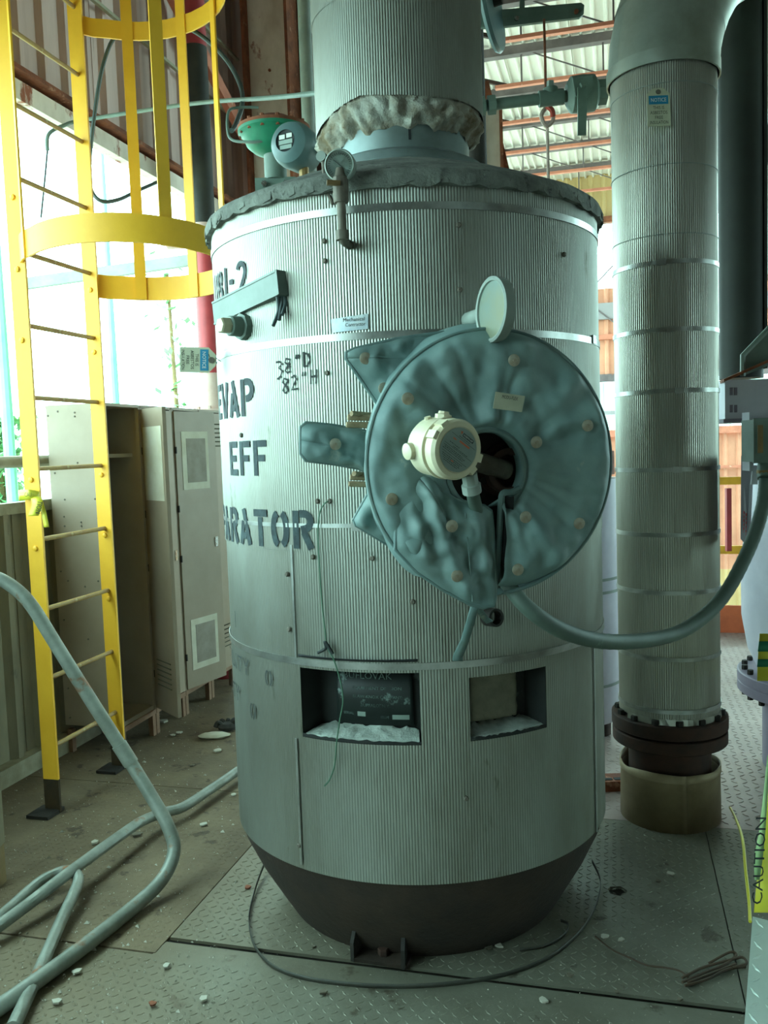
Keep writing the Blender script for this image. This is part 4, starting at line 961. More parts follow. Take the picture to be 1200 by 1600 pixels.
# ---- notice tags
def notice(label, top, u, v, wdt, hgt, bottom_cut=.0):
    n_ = u.cross(v).normalized(); t = thing('notice_tag', label, 'tag', top-v*hgt)
    c_ = .022*wdt/.08
    ol = [top-u*(wdt/2-c_), top+u*(wdt/2-c_), top+u*(wdt/2)-v*c_, top+u*(wdt/2)-v*hgt, top-u*(wdt/2)-v*hgt, top-u*(wdt/2)-v*c_]
    part('tag_card', MB().prism(ol[::-1], n_*.0016), TAGCARD, t, smooth=0)
    f = n_*.0022
    part('eyelet', MB().lathe([(.008, 0), (.010, .0025), (.004, .0025)], top-v*(hgt*.11)+n_*.0016, n_, 16), BRONZE, t)
    b0_ = top-v*(hgt*.20)+f; b1_ = top-v*(hgt*.43)+f
    part('blue_header', MB().add([b1_-u*(wdt*.42), b1_+u*(wdt*.42), b0_+u*(wdt*.42), b0_-u*(wdt*.42)], [(0, 1, 2, 3)]), BLUEINK, t, smooth=0)
    mb = MB(); lettering(mb, 'NOTICE', top-v*(hgt*.365)+f+n_*.0006, u, v, hgt*.10, 0, wdt*.66); part('header_lettering', mb, WHITEINK, t, smooth=0)
    for s_, yy, ww_ in (('THIS IS', .56, .48), ('ASBESTOS', .69, .74), ('FREE', .82, .34), ('INSULATION', .95, .78)):
        part('body_lettering', lettering(MB(), s_, top-v*(hgt*yy)+f, u, v, hgt*.085, 0, wdt*ww_), INK, t, smooth=0)
    return t
tp0 = at(337, 563, 2.80); tp1 = at(281, 562, 2.80); vv_ = (tp0-tp1); hg = vv_.length; vv_.normalize()
uu_ = V((0, 0, -1)); uu_ = (uu_-vv_*uu_.dot(vv_)).normalized()
t = notice('white notice tag with blue header hanging sideways at the vessel left edge', tp0, uu_, vv_, .080, hg)
part('tag_wire', MB().tube(bez([tp0-vv_*.013, tp0-vv_*.02+UP*.02, tp0+V((.01, .02, .0)), oncyl(343, 564)], 5), .0012, 5), INK, t)
PX, PY, PR = 1.16, 3.55, .2
PC = V((PX, PY, 0))
a_ = oncyl(1028, 138, PR+.005, PC); b_ = oncyl(1030, 197, PR+.03, PC)
vv_ = (a_-b_).normalized(); uu_ = V((.97, -.05, .10)); uu_ = (uu_-vv_*uu_.dot(vv_)).normalized()
t2 = notice('white notice tag with blue header on the tall pipe at right', a_, uu_, vv_, .085, (a_-b_).length)

# ================================================================== tall insulated pipe at right
pp = thing('insulated_pipe', 'tall ribbed aluminium insulated pipe with strap bands at right', 'pipe', V((PX, PY, 0)))
NP = 146
def pr(p): return PR+.0008*math.cos(NP*p)
seams = [.40, .967, 1.43, 1.985, 2.345, 2.90, 3.01]
for i in range(len(seams)-1):
    n = NP*6; cols = [-math.pi+2*math.pi*j/n for j in range(n+1)]; dr = .0012*(i % 2)
    zlo = seams[i]-.012; mb = MB()
    lo = [cyl(p, zlo if i else .455+.012*noise.noise(V((math.sin(p)*5, math.cos(p)*5, 2))), pr(p)+dr, PC) for p in cols]
    part('pipe_jacket_sheet', mb.grid([lo, [cyl(p, seams[i+1], pr(p)+dr, PC) for p in cols]]), ALUP, pp, smooth=80)
for z in (.495, .705, .970, 1.198, 1.452, 1.755, 1.988, 2.242): part('pipe_band', band(z, .017, PR+.0045, .002, PC, 72), ALU2, pp)
for z in (1.988, 1.755, 1.452, 2.242):
    phi = D(random.uniform(-25, 25)); part('band_clip', MB().box(cyl(phi, z, PR+.005, PC), V((math.cos(phi), math.sin(phi), 0))*.016, V((math.sin(phi), -math.cos(phi), 0))*.003, UP*.012), ALU2, pp, smooth=0)
for z in (2.603, 2.345, 2.90): part('lap_seam', band(z, .003, PR+.0035, .002, PC, 72), GREYPIPE, pp)
# elbow of smooth gores
DV = (V((.93, .36, 0))).normalized(); RB = .62; ng = 5
bc = PC+UP*3.00+DV*RB
for g_ in range(ng):
    t0 = g_/ng*math.pi/2; t1 = (g_+1)/ng*math.pi/2+.02; rows = []
    for t in (t0, (t0+t1)/2, t1):
        cc = bc-DV*RB*math.cos(t)+UP*RB*math.sin(t); rd = (DV*-math.cos(t)+UP*math.sin(t)); sd = UP.cross(DV)
        rows.append([cc+(rd*math.cos(q)+sd*math.sin(q))*(PR+.012+.002*(g_ % 2)) for q in [2*math.pi*j/48 for j in range(49)]])
    part('elbow_gore', MB().grid([r[::-1] for r in rows]), SMOOTHALU, pp, smooth=50)
part('overhead_run', MB().tube([bc+UP*RB, bc+UP*RB+DV*2.5], PR+.01, 40), SMOOTHALU, pp)
part('elbow_collar', band(3.0, .05, PR+.016, .006, PC, 72), SMOOTHALU, pp)
# base: flange pair, bare spool and sleeve
for z0_, z1_, r_ in ((.385, .440, .232), (.325, .375, .230)):
    f_ = part('flange', MB().lathe([(r_-.004, z0_), (r_, z0_+.004), (r_, z1_-.004), (r_-.004, z1_)], PC, UP, 48), RUSTDARK, pp)
    if z0_ > .38:
        nm = hexnut(.016, .020).mesh('flange_nut', V((0, 0, 0)), DARKSTEEL, 0)
        for i in range(14): inst('flange_nut', nm, PC+UP*z1_+V((math.cos(i*.449+.1), math.sin(i*.449+.1), 0))*.205, f_)
part('gasket', MB().lathe([(.20, .374), (.20, .386)], PC, UP, 40), BRONZE, pp)
part('bare_spool', MB().lathe([(.165, 0), (.165, .33), (.175, .46)], PC, UP, 40), RUSTDARK, pp)
mb = MB(); n = 72; rows = []
for z, r in ((0, .200), (.20, .197), (.205, .201), (.235, .200)):
    rows.append([cyl(2*math.pi*j/n, z+(.02*noise.noise(V((math.sin(2*math.pi*j/n)*2, math.cos(2*math.pi*j/n)*2, 5))) if z > .23 else 0), r, PC) for j in range(n+1)])
part('base_sleeve', mb.grid([r for r in rows]), SLEEVE, pp, smooth=40, thick=.004)
part('torn_jacket_hem', MB().grid([[cyl(R_(-70+6*i), .465, PR+.003, PC) for i in range(26)], [cyl(R_(-70+6*i), .432+.018*noise.noise(V((i*.9, 2, 2))), PR+.006+.006*noise.noise(V((i*.7, 4, 1))), PC) for i in range(26)]]), ALUP, pp, thick=.001, smooth=0)

# ================================================================== ladder with cage
LA, LB0, LB1 = -2.455, 3.264, 3.80
ld = thing('caged_ladder', 'yellow fixed ladder with safety cage along the left wall', 'ladder', B(LA, (LB0+LB1)/2, 0))
for lb in (LB0, LB1):
    rl = part('side_rail', MB().box(B(LA, lb, 2.46), E1*.038, E2*.006, UP*2.32), YELLOW, ld, smooth=0)
    part('rail_foot', MB().box(B(LA, lb, .075), E1*.0381, E2*.0065, UP*.075), YELLOWFOOT, ld, smooth=0)
    part('foot_plate', MB().box(B(LA-.02, lb-.03, .007), E1*.055, E2*.06, UP*.007), DARKSTEEL, ld, smooth=0)
    for z in (.88, 1.2, 1.5, 2.1, 2.4, 2.7): part('bolt_head', MB().lathe([(.013, 0), (.011, .007), (.004, .010)], B(LA, lb-.006, z-.012), -E2, 10), YELLOW, ld)
rm = MB().tube([-E2*((LB1-LB0)/2), E2*((LB1-LB0)/2+.012)], .0105, 10).mesh('rung', V((0, 0, 0)), RUNG, 30)
z = .29
while z < 4.6:
    inst('rung', rm, B(LA, (LB0+LB1)/2, z), ld); z += .311
CA, CB = -2.06, 3.53                           # cage centre
def hoop_pts():
    pts = [(LA+.02, LB0-.008), (LA+.06, LB0-.045)]
    pts += [(CA+.47*math.cos(t), CB+.42*math.sin(t)) for t in [R_(-125+250*i/28) for i in range(29)]]
    pts += [(LA+.06, LB1+.045), (LA+.02, LB1+.008)]
    return pts
def flat(pts, z, h, t):
    mb = MB(); out = []; m = len(pts); inn = []
    for i, p in enumerate(pts):
        a_ = V((pts[max(i-1, 0)][0], pts[max(i-1, 0)][1], 0)); b_ = V((pts[min(i+1, m-1)][0], pts[min(i+1, m-1)][1], 0)); d = (b_-a_).normalized(); nn = V((d.y, -d.x, 0))*t/2
        out.append((p[0]+nn.x, p[1]+nn.y)); inn.append((p[0]-nn.x, p[1]-nn.y))
    zz = lambda p: z-.11*(p[1]-3.2)
    mb.grid([[B(*p, zz(p)+e_*h/2) for p in q_] for q_, e_ in ((out, -1), (out, 1), (inn, 1), (inn, -1), (out, -1))]); return mb
for z in (2.475, 3.70): part('cage_hoop', flat(hoop_pts(), z, .112 if z < 3 else .085, .008), YELLOW, ld, smooth=40)
def hp(deg, r=.405): return (CA+r*math.cos(R_(deg)), CB+r*math.sin(R_(deg)))
bars = [(-2.385, 3.215), (-1.735, 3.240), (-1.765, 3.842), (-1.975, 3.935), (-2.245, 3.905)]
for (pa_, pb_) in bars:
    d = V((pa_-CA, pb_-CB, 0)).normalized(); rad = E1*d.x+E2*d.y; tan = V((-rad.y, rad.x, 0))
    part('cage_bar', MB().box(B(pa_, pb_, 3.51-.055*(pb_-3.2)), tan*.026, rad*.004, UP*(1.09+.055*(pb_-3.2))), YELLOW, ld, smooth=0)
# scraps of caution tape tied to the near rail
ct = thing('caution_tape_scrap', 'scrap of yellow caution tape knotted round the near ladder rail', 'tape', B(LA, LB0, 1.2))
tq = lambda x, y, Y: at(x, y, Y)
def ribbon(pts, wd, n=5):
    c_ = bez([q for q, _ in pts], n); m = len(c_); dirs = [d for _, d in pts]; A_, B_ = [], []
    for i, p in enumerate(c_):
        f_ = i/n; k0 = min(int(f_), len(dirs)-1); k1 = min(k0+1, len(dirs)-1); d = dirs[k0].lerp(dirs[k1], f_-int(f_)).normalized(); A_.append(p-d*wd/2); B_.append(p+d*wd/2)
    return MB().grid([A_, B_])
XH = V((1, 0, 0)); ZH = V((0, 0, 1))
part('tape_wrap', ribbon([(tq(29, 774, 3.77), ZH), (tq(45, 773, 3.73), ZH), (tq(62, 776, 3.76), ZH)], .045), TAPEY, ct, thick=.001)
t1_ = part('tape_tail', ribbon([(tq(55, 776, 3.74), XH), (tq(58, 788, 3.71), XH), (tq(52, 806, 3.71), XH)], .046), TAPEY, ct, thick=.001)
t2_ = part('tape_tail', ribbon([(tq(62, 780, 3.74), XH), (tq(68, 800, 3.72), XH), (tq(73, 824, 3.71), XH)], .022), TAPEY, ct, thick=.001)
mb = MB(); lettering(mb, 'TION', at(57, 792, 3.700), V((-.25, 0, -1)).normalized(), V((1, 0, -.25)).normalized(), .022, 0, .055); part('tape_lettering', mb, INK, t1_, smooth=0)
mb = MB(); lettering(mb, 'CAU', at(44, 776, 3.715), V((1, 0, 0)), ZH, .018, 0, .030); part('tape_lettering', mb, INK, t1_, smooth=0)

# ================================================================== lockers
def locker(b0, b1, label, legs=True):
    a0, a1 = -2.87, -2.53; z0, z1 = .15, 1.845; t = .012
    o = thing('locker', label, 'locker', B((a0+a1)/2, (b0+b1)/2, 0), 'beige steel lockers along the left wall')
    bm_ = (b0+b1)/2; am = (a0+a1)/2; ha = (a1-a0)/2; hb = (b1-b0)/2-.003
    part('side_panel', MB().box(B(am, b0+.006, (z0+z1)/2), E1*ha, E2*.004, UP*((z1-z0)/2)), LOCKER, o, smooth=0)
    part('side_panel', MB().box(B(am, b1-.006, (z0+z1)/2), E1*ha, E2*.004, UP*((z1-z0)/2)), LOCKER, o, smooth=0)
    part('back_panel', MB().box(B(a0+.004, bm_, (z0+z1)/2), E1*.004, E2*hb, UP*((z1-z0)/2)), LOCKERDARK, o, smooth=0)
    part('top_panel', MB().box(B(am, bm_, z1), E1*(ha+.004), E2*hb, UP*.008), LOCKER, o, smooth=0)
    part('bottom_panel', MB().box(B(am, bm_, z0+.012), E1*ha, E2*hb, UP*.012), LOCKER, o, smooth=0)
    part('shelf', MB().box(B(am-.02, bm_, 1.58), E1*(ha-.03), E2*(hb-.01), UP*.010), LOCKER, o, smooth=0)
    for bb in (b0+.012, b1-.012): part('frame_post', MB().box(B(a1-.008, bb, (z0+z1)/2), E1*.012, E2*.010, UP*((z1-z0)/2)), LOCKER, o, smooth=0)
    part('base_rail', MB().box(B(a1-.012, bm_, .135), E1*.018, E2*hb, UP*.014), PINKSTEEL, o, smooth=0)
    for aa in (a0+.02, a1-.014):
        for bb in ((b0+.02, b1-.02) if legs else (b1-.02,)): part('leg', MB().box(B(aa, bb, .062), E1*.014, E2*.016, UP*.062), PINKSTEEL, o, smooth=0)
    return o
def door(o, hinge, free, z0=.155, z1=1.83, louvers=True, paper=(), out=None, latch=None):
    h = hinge; d = (free-hinge); L_ = d.length; d = d.normalized(); n_ = V((d.y, -d.x, 0)) if out is None else out
    n_ = (n_-d*n_.dot(d)).normalized()
    dr = part('door', MB().box((hinge+free)/2+UP*((z0+z1)/2), d*(L_/2), n_*.004, UP*((z1-z0)/2)), LOCKER, o, smooth=0)
    for q in (.012, L_-.012): part('door_edge', MB().box(hinge+d*q+UP*((z0+z1)/2)-n_*.008, d*.010, n_*.010, UP*((z1-z0)/2)), LOCKER, dr, smooth=0)
    if louvers:
        for zc_ in ((.30, 1.62) if louvers is True else (.30,)):
            for k in range(6):
                zz = zc_+k*.028
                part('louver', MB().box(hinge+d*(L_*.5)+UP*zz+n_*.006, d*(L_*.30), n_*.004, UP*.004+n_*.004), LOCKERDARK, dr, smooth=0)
    for k in (.35, .95, 1.25, 1.60): part('hinge_knuckle', MB().tube([hinge+UP*(k-.02)+n_*.004, hinge+UP*(k+.02)+n_*.004], .007, 8), DARKSTEEL, dr)
    for (q0, q1, za, zb, m_) in paper:
        part('taped_sheet', MB().box(hinge+d*(L_*(q0+q1)/2)+UP*((za+zb)/2)+n_*.0055, d*(L_*(q1-q0)/2), n_*.0010, UP*((zb-za)/2)), SHEET, dr, smooth=0)
        if m_: part('faded_print', MB().box(hinge+d*(L_*((q0+q1)/2+.02))+UP*((za+zb)/2)+n_*.0072, d*(L_*(q1-q0)*.36), n_*.0008, UP*((zb-za)*.38)), SHEETGREY, dr, smooth=0)
    if latch: part('latch_plate', MB().box(hinge+d*(L_*latch[0])+UP*latch[1]+n_*.006, d*.012, n_*.003, UP*.030), CHROME, dr, smooth=0)
    return dr
bs = [3.96, 4.31, 4.66, 5.01, 5.36]
o1 = locker(bs[0], bs[1], 'beige locker nearest the ladder, standing open and empty with a shelf')
h_ = B(-2.525, 4.315); f_ = at(279, 1110, 4.60); f_.z = 0
door(o1, h_, V((f_.x, f_.y, 0)), paper=((.10, .92, 1.33, 1.73, 0),), louvers=2, out=V((0, -1, 0)))
# rows of rivets on the near side panel
for (aa, zz) in ((-2.86, 1.80), (-2.80, 1.82), (-2.60, 1.82), (-2.56, 1.80), (-2.84, 1.50), (-2.80, 1.53), (-2.70, 1.55), (-2.70, 1.53), (-2.60, 1.53), (-2.56, 1.50), (-2.79, 1.36), (-2.61, 1.36), (-2.70, 1.24), (-2.70, 1.22), (-2.80, 1.27), (-2.60, 1.26), (-2.80, 1.22), (-2.57, 1.24), (-2.84, .98), (-2.58, .98), (-2.80, .93), (-2.62, .93), (-2.70, .90), (-2.84, .72), (-2.58, .70), (-2.70, .62), (-2.84, .35), (-2.58, .34), (-2.84, .19), (-2.58, .19), (-2.70, 1.81), (-2.70, 1.79)):
    part('rivet', MB().lathe([(.0055, 0), (.004, .004)], B(aa, bs[0]+.002, zz), -E2, 6), BRONZE, o1)
o2 = locker(bs[1], bs[2], 'beige locker second from the ladder, hidden behind the open papered door')
door(o2, B(-2.525, bs[1]+.01), B(-2.525, bs[2]-.01), latch=(.9, .98), louvers=False, out=E1)
o3 = locker(bs[2], bs[3], 'beige locker third from the ladder with two taped sheets on its ajar door')
door(o3, B(-2.52, bs[2]+.015), B(-2.43, bs[3]+.01), louvers=False, paper=((.14, .80, 1.36, 1.71, 1), (.14, .82, .26, .57, 1)), out=E1, latch=(.90, 1.02))
o4 = locker(bs[3], bs[4], 'beige locker farthest from the ladder with louvered door beside the vessel')
door(o4, B(-2.52, bs[3]+.015), B(-2.50, bs[4]-.01), out=E1)

# ================================================================== bent handrail pipes on the left
hr = thing('bent_handrail', 'bent galvanized handrail section leaning up from the floor at lower left', 'handrail', ground(60, 1545, 0))
fl_ = [ground(-60, 1612, .026), ground(0, 1573, .026), ground(120, 1487, .026), ground(215, 1412, .030)]
bend = [at(256, 1370, 3.02), at(272, 1328, 3.10), at(262, 1290, 3.13), at(240, 1250, 3.16)]
rise = [at(200, 1185, 3.2), at(130, 1075, 3.2), at(80, 995, 3.2), at(52, 950, 3.2), at(30, 925, 3.2), at(0, 905, 3.2), at(-40, 893, 3.2)]
part('bent_tube', MB().tube(bez(fl_+bend+rise, 10), .0245, 14), HANDRAIL, hr)
s0_, s1_ = at(205, 1193, 3.2), at(186, 1163, 3.2); part('splice_sleeve', MB().tube([s0_, s1_], .029, 14), HANDRAIL, hr)
hr2 = thing('fallen_handrail', 'galvanized handrail frame lying on the dusty floor behind the bent one', 'handrail', ground(60, 1420, 0))
z_ = .045
part('long_tube', MB().tube(bez([ground(372, 1204, z_), ground(330, 1233, z_), ground(286, 1261, .05), ground(258, 1269, .06), ground(226, 1281, .07), ground(200, 1297, .08), ground(110, 1362, .08), ground(40, 1416, .06), ground(-20, 1460, .04)], 8), .021, 12), HANDRAIL, hr2)
part('loop_tube', MB().tube(bez([ground(20, 1606, .022), ground(60, 1520, .022), ground(95, 1440, .03), ground(118, 1390, .05), ground(122, 1372, .06), ground(112, 1361, .07), ground(90, 1364, .06), ground(60, 1380, .05), ground(20, 1415, .03), ground(-20, 1450, .022)], 8), .020, 12), HANDRAIL, hr2)
pst = ground(4, 1382); wp = thing('short_post', 'short weathered wooden post at the left edge of the floor', 'post', pst)
part('post_shaft', MB().box(pst+UP*.30+V((-.03, 0, 0)), V((.036, 0, 0)), V((0, .03, 0)), UP*.15), BEIGEPANEL, wp, smooth=0)
part('post_base', MB().box(pst+UP*.075+V((-.03, 0, 0)), V((.033, 0, 0)), V((0, .028, 0)), UP*.075), WOOD, wp, smooth=0)

# ================================================================== strap, wires and litter on the floor
sp = [ground(x, y, z) for x, y, z in ((412, 1352, .03), (400, 1385, .012), (389, 1430, .008), (392, 1462, .008), (404, 1488, .008), (430, 1512, .009), (480, 1529, .009), (560, 1539, .009), (640, 1541, .009), (720, 1535, .009), (790, 1522, .009), (850, 1500, .009), (890, 1472, .009), (918, 1440, .009), (934, 1405, .009), (938, 1375, .015), (925, 1345, .04))]
cl = bez(sp, 8); solo('steel_strap', MB().grid([[p-UP*.007 for p in cl], [p+UP*.007 for p in cl]]), STRAPGREY, 'loose steel banding strap looped round the vessel foot', 'strap', thick=.0016)
cl = bez([ground(x, y, .008) for x, y in ((812, 1484), (850, 1478), (880, 1462), (888, 1445), (876, 1438))], 8)
solo('strap_offcut', MB().grid([[p-UP*.005 for p in cl], [p+UP*.005 for p in cl]]), STRAPGREY, 'short curled strap offcut right of the vessel foot', 'strap', thick=.0015)
wr_ = thing('rusty_wire', 'tangled rusty tie wire lying on the plate at lower right', 'wire', ground(1100, 1515))
part('single_strand', MB().tube(bez([ground(x, y, .006) for x, y in ((930, 1463), (955, 1483), (985, 1497), (1010, 1508), (1040, 1512), (1062, 1517), (1075, 1527))], 8), .0026, 6), TWIGS, wr_)
for pts in (((1066, 1535), (1100, 1520), (1130, 1508), (1150, 1493), (1140, 1488), (1108, 1505)), ((1070, 1540), (1105, 1530), (1135, 1515), (1165, 1510)), ((1066, 1528), (1098, 1512), (1140, 1500), (1160, 1496), (1166, 1506), (1144, 1512)), ((1075, 1535), (1110, 1522), (1150, 1506))):
    part('wire_coil', MB().tube(bez([ground(x, y, .008+.006*random.random()) for x, y in pts], 7), .004, 6), TWIGS, wr_)
def chip(px, py, r, mt, lab, nm='debris_chip', cat='debris', h=.35):
    p = ground(px, py); n = random.randint(5, 8); a0 = random.random()*6
    poly = [p+V((math.cos(a0+2*math.pi*i/n), math.sin(a0+2*math.pi*i/n), 0))*r*random.uniform(.55, 1.1)+UP*.0022 for i in range(n)]
    return solo(nm, MB().prism(poly, UP*r*h), mt, lab, cat, 'chips and stones scattered on the floor', smooth=0)
LIT = [(345, 1135, .030, PALECHIP), (210, 1263, .022, GREYDEBRIS)]
rnd = random.Random(3)
for (x, y, r, m_) in ((148, 1318, .022, PALECHIP), (118, 1400, .012, GREYDEBRIS), (213, 1306, .022, GREYDEBRIS), (300, 1197, .014, GREYDEBRIS), (340, 1174, .024, PALECHIP), (365, 1243, .014, PALECHIP), (318, 1290, .020, PALECHIP), (90, 1567, .018, PALECHIP), (120, 1520, .016, PALECHIP), (260, 1510, .014, PALECHIP), (317, 1563, .016, PALECHIP), (238, 1570, .012, RUST), (387, 1388, .014, RUST), (490, 1480, .008, GREYDEBRIS), (1047, 1367, .016, PALECHIP), (1028, 1378, .012, GREYDEBRIS), (945, 1465, .014, PALECHIP), (970, 1470, .012, PALECHIP), (890, 1525, .012, GREYDEBRIS), (850, 1565, .014, PALECHIP), (764, 1482, .016, GREYDEBRIS), (780, 1480, .014, PALECHIP), (964, 1552, .010, GREYDEBRIS), (1062, 1563, .010, GREYDEBRIS), (505, 1552, .012, GREYDEBRIS), (275, 1100, .02, PALECHIP), (256, 1128, .03, PALECHIP), (280, 1146, .02, PALECHIP), (270, 1150, .018, PALECHIP)):
    wd_ = {'pale_paint_chip': 'pale paint chip', 'rusted_steel': 'rust-brown flake', 'debris': 'dark stone crumb'}[m_.name]
    zn = 'on the dusty floor near the lockers' if x < 400 and y < 1200 else 'beside the fallen handrails' if x < 230 and y < 1420 else 'on the dusty floor left of the vessel foot' if x < 400 and y < 1400 else 'in the lower left corner of the floor' if x < 400 else 'at the right of the vessel foot' if x > 880 and y < 1480 else 'in front of the vessel foot'
    chip(x, y, r, m_, 'small '+wd_+' lying '+zn)
mb = MB()
for k in range(1500):
    x = rnd.uniform(0, 395); y = rnd.uniform(1085, 1600)
    if y > 1600 or (x > 300 and rnd.random() < .3): continue
    p = ground(x, y)
    if p.dot(E1) < -2.84: continue
    s_ = rnd.uniform(.0015, .0055)*(1 if rnd.random() < .93 else 2.2)
    v3 = [p+V((rnd.uniform(-1, 1), rnd.uniform(-1, 1), 0)).normalized()*s_ for _ in range(3)]+[p+UP*s_*.8]
    mb.add(v3, [(0, 1, 3), (1, 2, 3), (2, 0, 3)])
for k in range(700):
    x = rnd.uniform(395, 1190); y = rnd.uniform(1300, 1600); p = ground(x, y)
    if (p-AX).length < .49: continue
    s_ = rnd.uniform(.001, .0035); v3 = [p+UP*.001+V((rnd.uniform(-1, 1), rnd.uniform(-1, 1), 0)).normalized()*s_ for _ in range(3)]+[p+UP*(s_*.8+.001)]
    mb.add(v3, [(0, 1, 3), (1, 2, 3), (2, 0, 3)])
o = solo('grit', mb, PALECHIP, 'pale grit and dust specks strewn over the floor', 'grit', smooth=0, kind='stuff')
# bag and glove by the lockers
p = ground(335, 1152); mb = MB().lathe([(.001, 0), (.042, .004), (.048, .012), (.036, .022), (.001, .026)], p, UP, 20, cap0=False, cap1=False)
for v_ in mb.v: v_.x = p.x+(v_.x-p.x)*1.9; v_ += V((0, 0, .004*noise.noise(v_*40)))
solo('white_pouch', mb, SHEET, 'flat white pouch on the floor beside the dark glove', 'pouch')
p = ground(350, 1140); gl = thing('work_glove', 'crumpled dark grey work glove on the floor by the vessel', 'glove', p)
mb = MB().lathe([(.001, 0), (.05, .006), (.055, .022), (.035, .04), (.001, .045)], p+V((.02, .0, 0)), UP, 16, cap0=False, cap1=False); part('palm', mb, GLOVE, gl)
for i, (dx, dy, l) in enumerate(((-.05, -.01, .05), (-.03, .02, .07), (0, .03, .075), (.03, .03, .07), (.05, .0, .05))):
    part('finger', MB().tube(bez([p+V((.02+dx*.4, dy*.4, .025)), p+V((.02+dx, dy, .045)), p+V((.02+dx*1.3, dy*1.6, .02+.02*(i % 2)))], 5), .013, 8), GLOVE, gl)

# ================================================================== right-hand edge: vessel, bracket, junction box, tapes
wv = thing('white_vessel', 'white coated vessel with a bolted lilac base flange at the right edge', 'vessel', V((2.05, 4.0, 0)))
vc = V((2.05, 4.0, 0))
part('shell', MB().lathe([(.30, .46), (.345, .56), (.372, .72), (.375, .95), (.355, 1.15), (.335, 1.38), (.33, 1.62)], vc, UP, 56), WHITEENAM, wv)
fl = part('base_flange', MB().lathe([(.385, .36), (.392, .365), (.392, .405), (.388, .408), (.392, .411), (.392, .452), (.386, .456)], vc, UP, 56), LILAC, wv)
nm = hexnut(.015, .022).mesh('flange_nut', V((0, 0, 0)), DARKSTEEL, 0)
for i in range(24):
    d = V((math.cos(i*math.pi/12), math.sin(i*math.pi/12), 0))*.36
    inst('flange_nut', nm, vc+d+UP*.456, fl); inst('flange_nut', nm, vc+d+UP*.335, fl)
part('support_skirt', MB().lathe([(.28, 0), (.28, .37)], vc, UP, 40), LILAC, wv)
sg = thing('warning_plate', 'lilac grey warning plate with red lettering hung beside the white vessel', 'sign', at(1166, 850, 3.3))
q0, q1, q2, q3 = at(1157, 842, 3.42), at(1171, 857, 3.30), at(1178, 712, 3.30), at(1158, 712, 3.42)
part('plate', MB().prism([q0, q1, q2, q3], V((.004, .006, 0))), LILAC, sg, smooth=0)
su = (q3-q0).normalized(); sv = -(q1-q0); sv = (sv-su*sv.dot(su)).normalized(); sn = su.cross(sv)
mb = MB(); 
if sn.y > 0: sn = -sn
for i, (yy) in enumerate((.25, .5)):
    for k in range(6): mb = MB().box(q0+(q1-q0)*(.8-yy)+su*(.035+.016*k)+sn*.002, su*.006, sn*.0006, sn.cross(su)*(.004+.002*(k % 2))); part('red_print', mb, REDINK, sg, smooth=0)
br = thing('equipment_shelf', 'white slotted bracket box under a brown shelf plate at the right edge', 'bracket', at(1165, 655, 3.7)-UP*.02)
yb = 3.7
bx0, bx1 = at(1133, 655, yb), at(1262, 640, yb); bz1 = at(1135, 594, yb).z
part('bracket_box', MB().box(V(((bx0.x+bx1.x)/2, yb+.15, (bx0.z+bz1)/2)), V(((bx1.x-bx0.x)/2, 0, 0)), V((0, .15, 0)), UP*((bz1-bx0.z)/2)), WHITEENAM, br, smooth=0)
for yy in (616, 643):
    for xx in (1142.5, 1149.5):
        c_ = at(xx, yy-(.0), yb-.001); part('slot', MB().box(c_+UP*.012, V((.006, 0, 0)), V((0, .002, 0)), UP*.016), LILAC, br, smooth=0)
p0_, p1_ = at(1131, 597, yb-.05), at(1215, 560, yb-.15)
part('shelf_plate', MB().prism([p0_, p1_, p1_+V((.22, .95, 0)), p0_+V((.22, .95, 0))], UP*.012), RUST, br, smooth=0)
part('lower_lip', MB().box(V(((bx0.x+bx1.x)/2-.01, yb+.10, bx0.z-.008)), V(((bx1.x-bx0.x)/2+.02, 0, 0)), V((0, .16, 0)), UP*.008), LILAC, br, smooth=0)
gs = [at(1159, 588, yb+.05), at(1159, 556, yb+.05), at(1205, 508, yb+.05), at(1230, 508, yb+.05), at(1230, 560, yb+.05)]
part('gusset_plate', MB().prism(gs, V((0, .012, 0))), GREENG, br, smooth=0)
part('gusset_edge', MB().tube([gs[0]+V((.0, -.01, 0)), gs[1]+V((0, -.01, 0)), gs[2]+V((0, -.01, 0))], .012, 6), GREENG, br)
jb = thing('junction_box', 'grey-green junction box with a yellow label at the right edge', 'junction box', at(1200, 745, 2.9)-UP*.01)
j0, j1 = at(1178, 722, 2.9), at(1226, 654, 2.9)
part('box_body', MB().box((j0+j1)/2+V((0, .05, 0)), V(((j1.x-j0.x)/2, 0, 0)), V((0, .05, 0)), UP*((j1.z-j0.z)/2)), GREENG, jb, smooth=0)
part('cover_plate', MB().box((j0+j1)/2+V((0, -.004, 0)), V(((j1.x-j0.x)/2+.004, 0, 0)), V((0, .004, 0)), UP*((j1.z-j0.z)/2+.004)), GREENG, jb, smooth=0)
lc = at(1188, 686, 2.88); part('yellow_label', MB().box(lc, V((.009, 0, 0)), V((0, .001, 0)), UP*.046), BRASS, jb, smooth=0)
part('conduit_hub', MB().tube([at(1197, 722, 2.93), at(1197, 740, 2.91), at(1197, 748, 2.90)], [.026, .030, .027], 12), GREENG, jb)
part('clamp_ring', MB().lathe([(.030, -.006), (.030, .006)], at(1197, 737, 2.91), UP, 14), BRASS, jb)
part('mounting_plate', MB().box(at(1168, 690, 3.0), V((.006, 0, 0)), V((0, .03, 0)), UP*.10), WHITEENAM, jb, smooth=0)
part('lower_plate', MB().prism([at(1177, 727, 2.99), at(1185, 727, 2.99), at(1184, 757, 2.99), at(1174, 757, 2.99)], V((0, .008, 0))), WHITEENAM, jb, smooth=0)
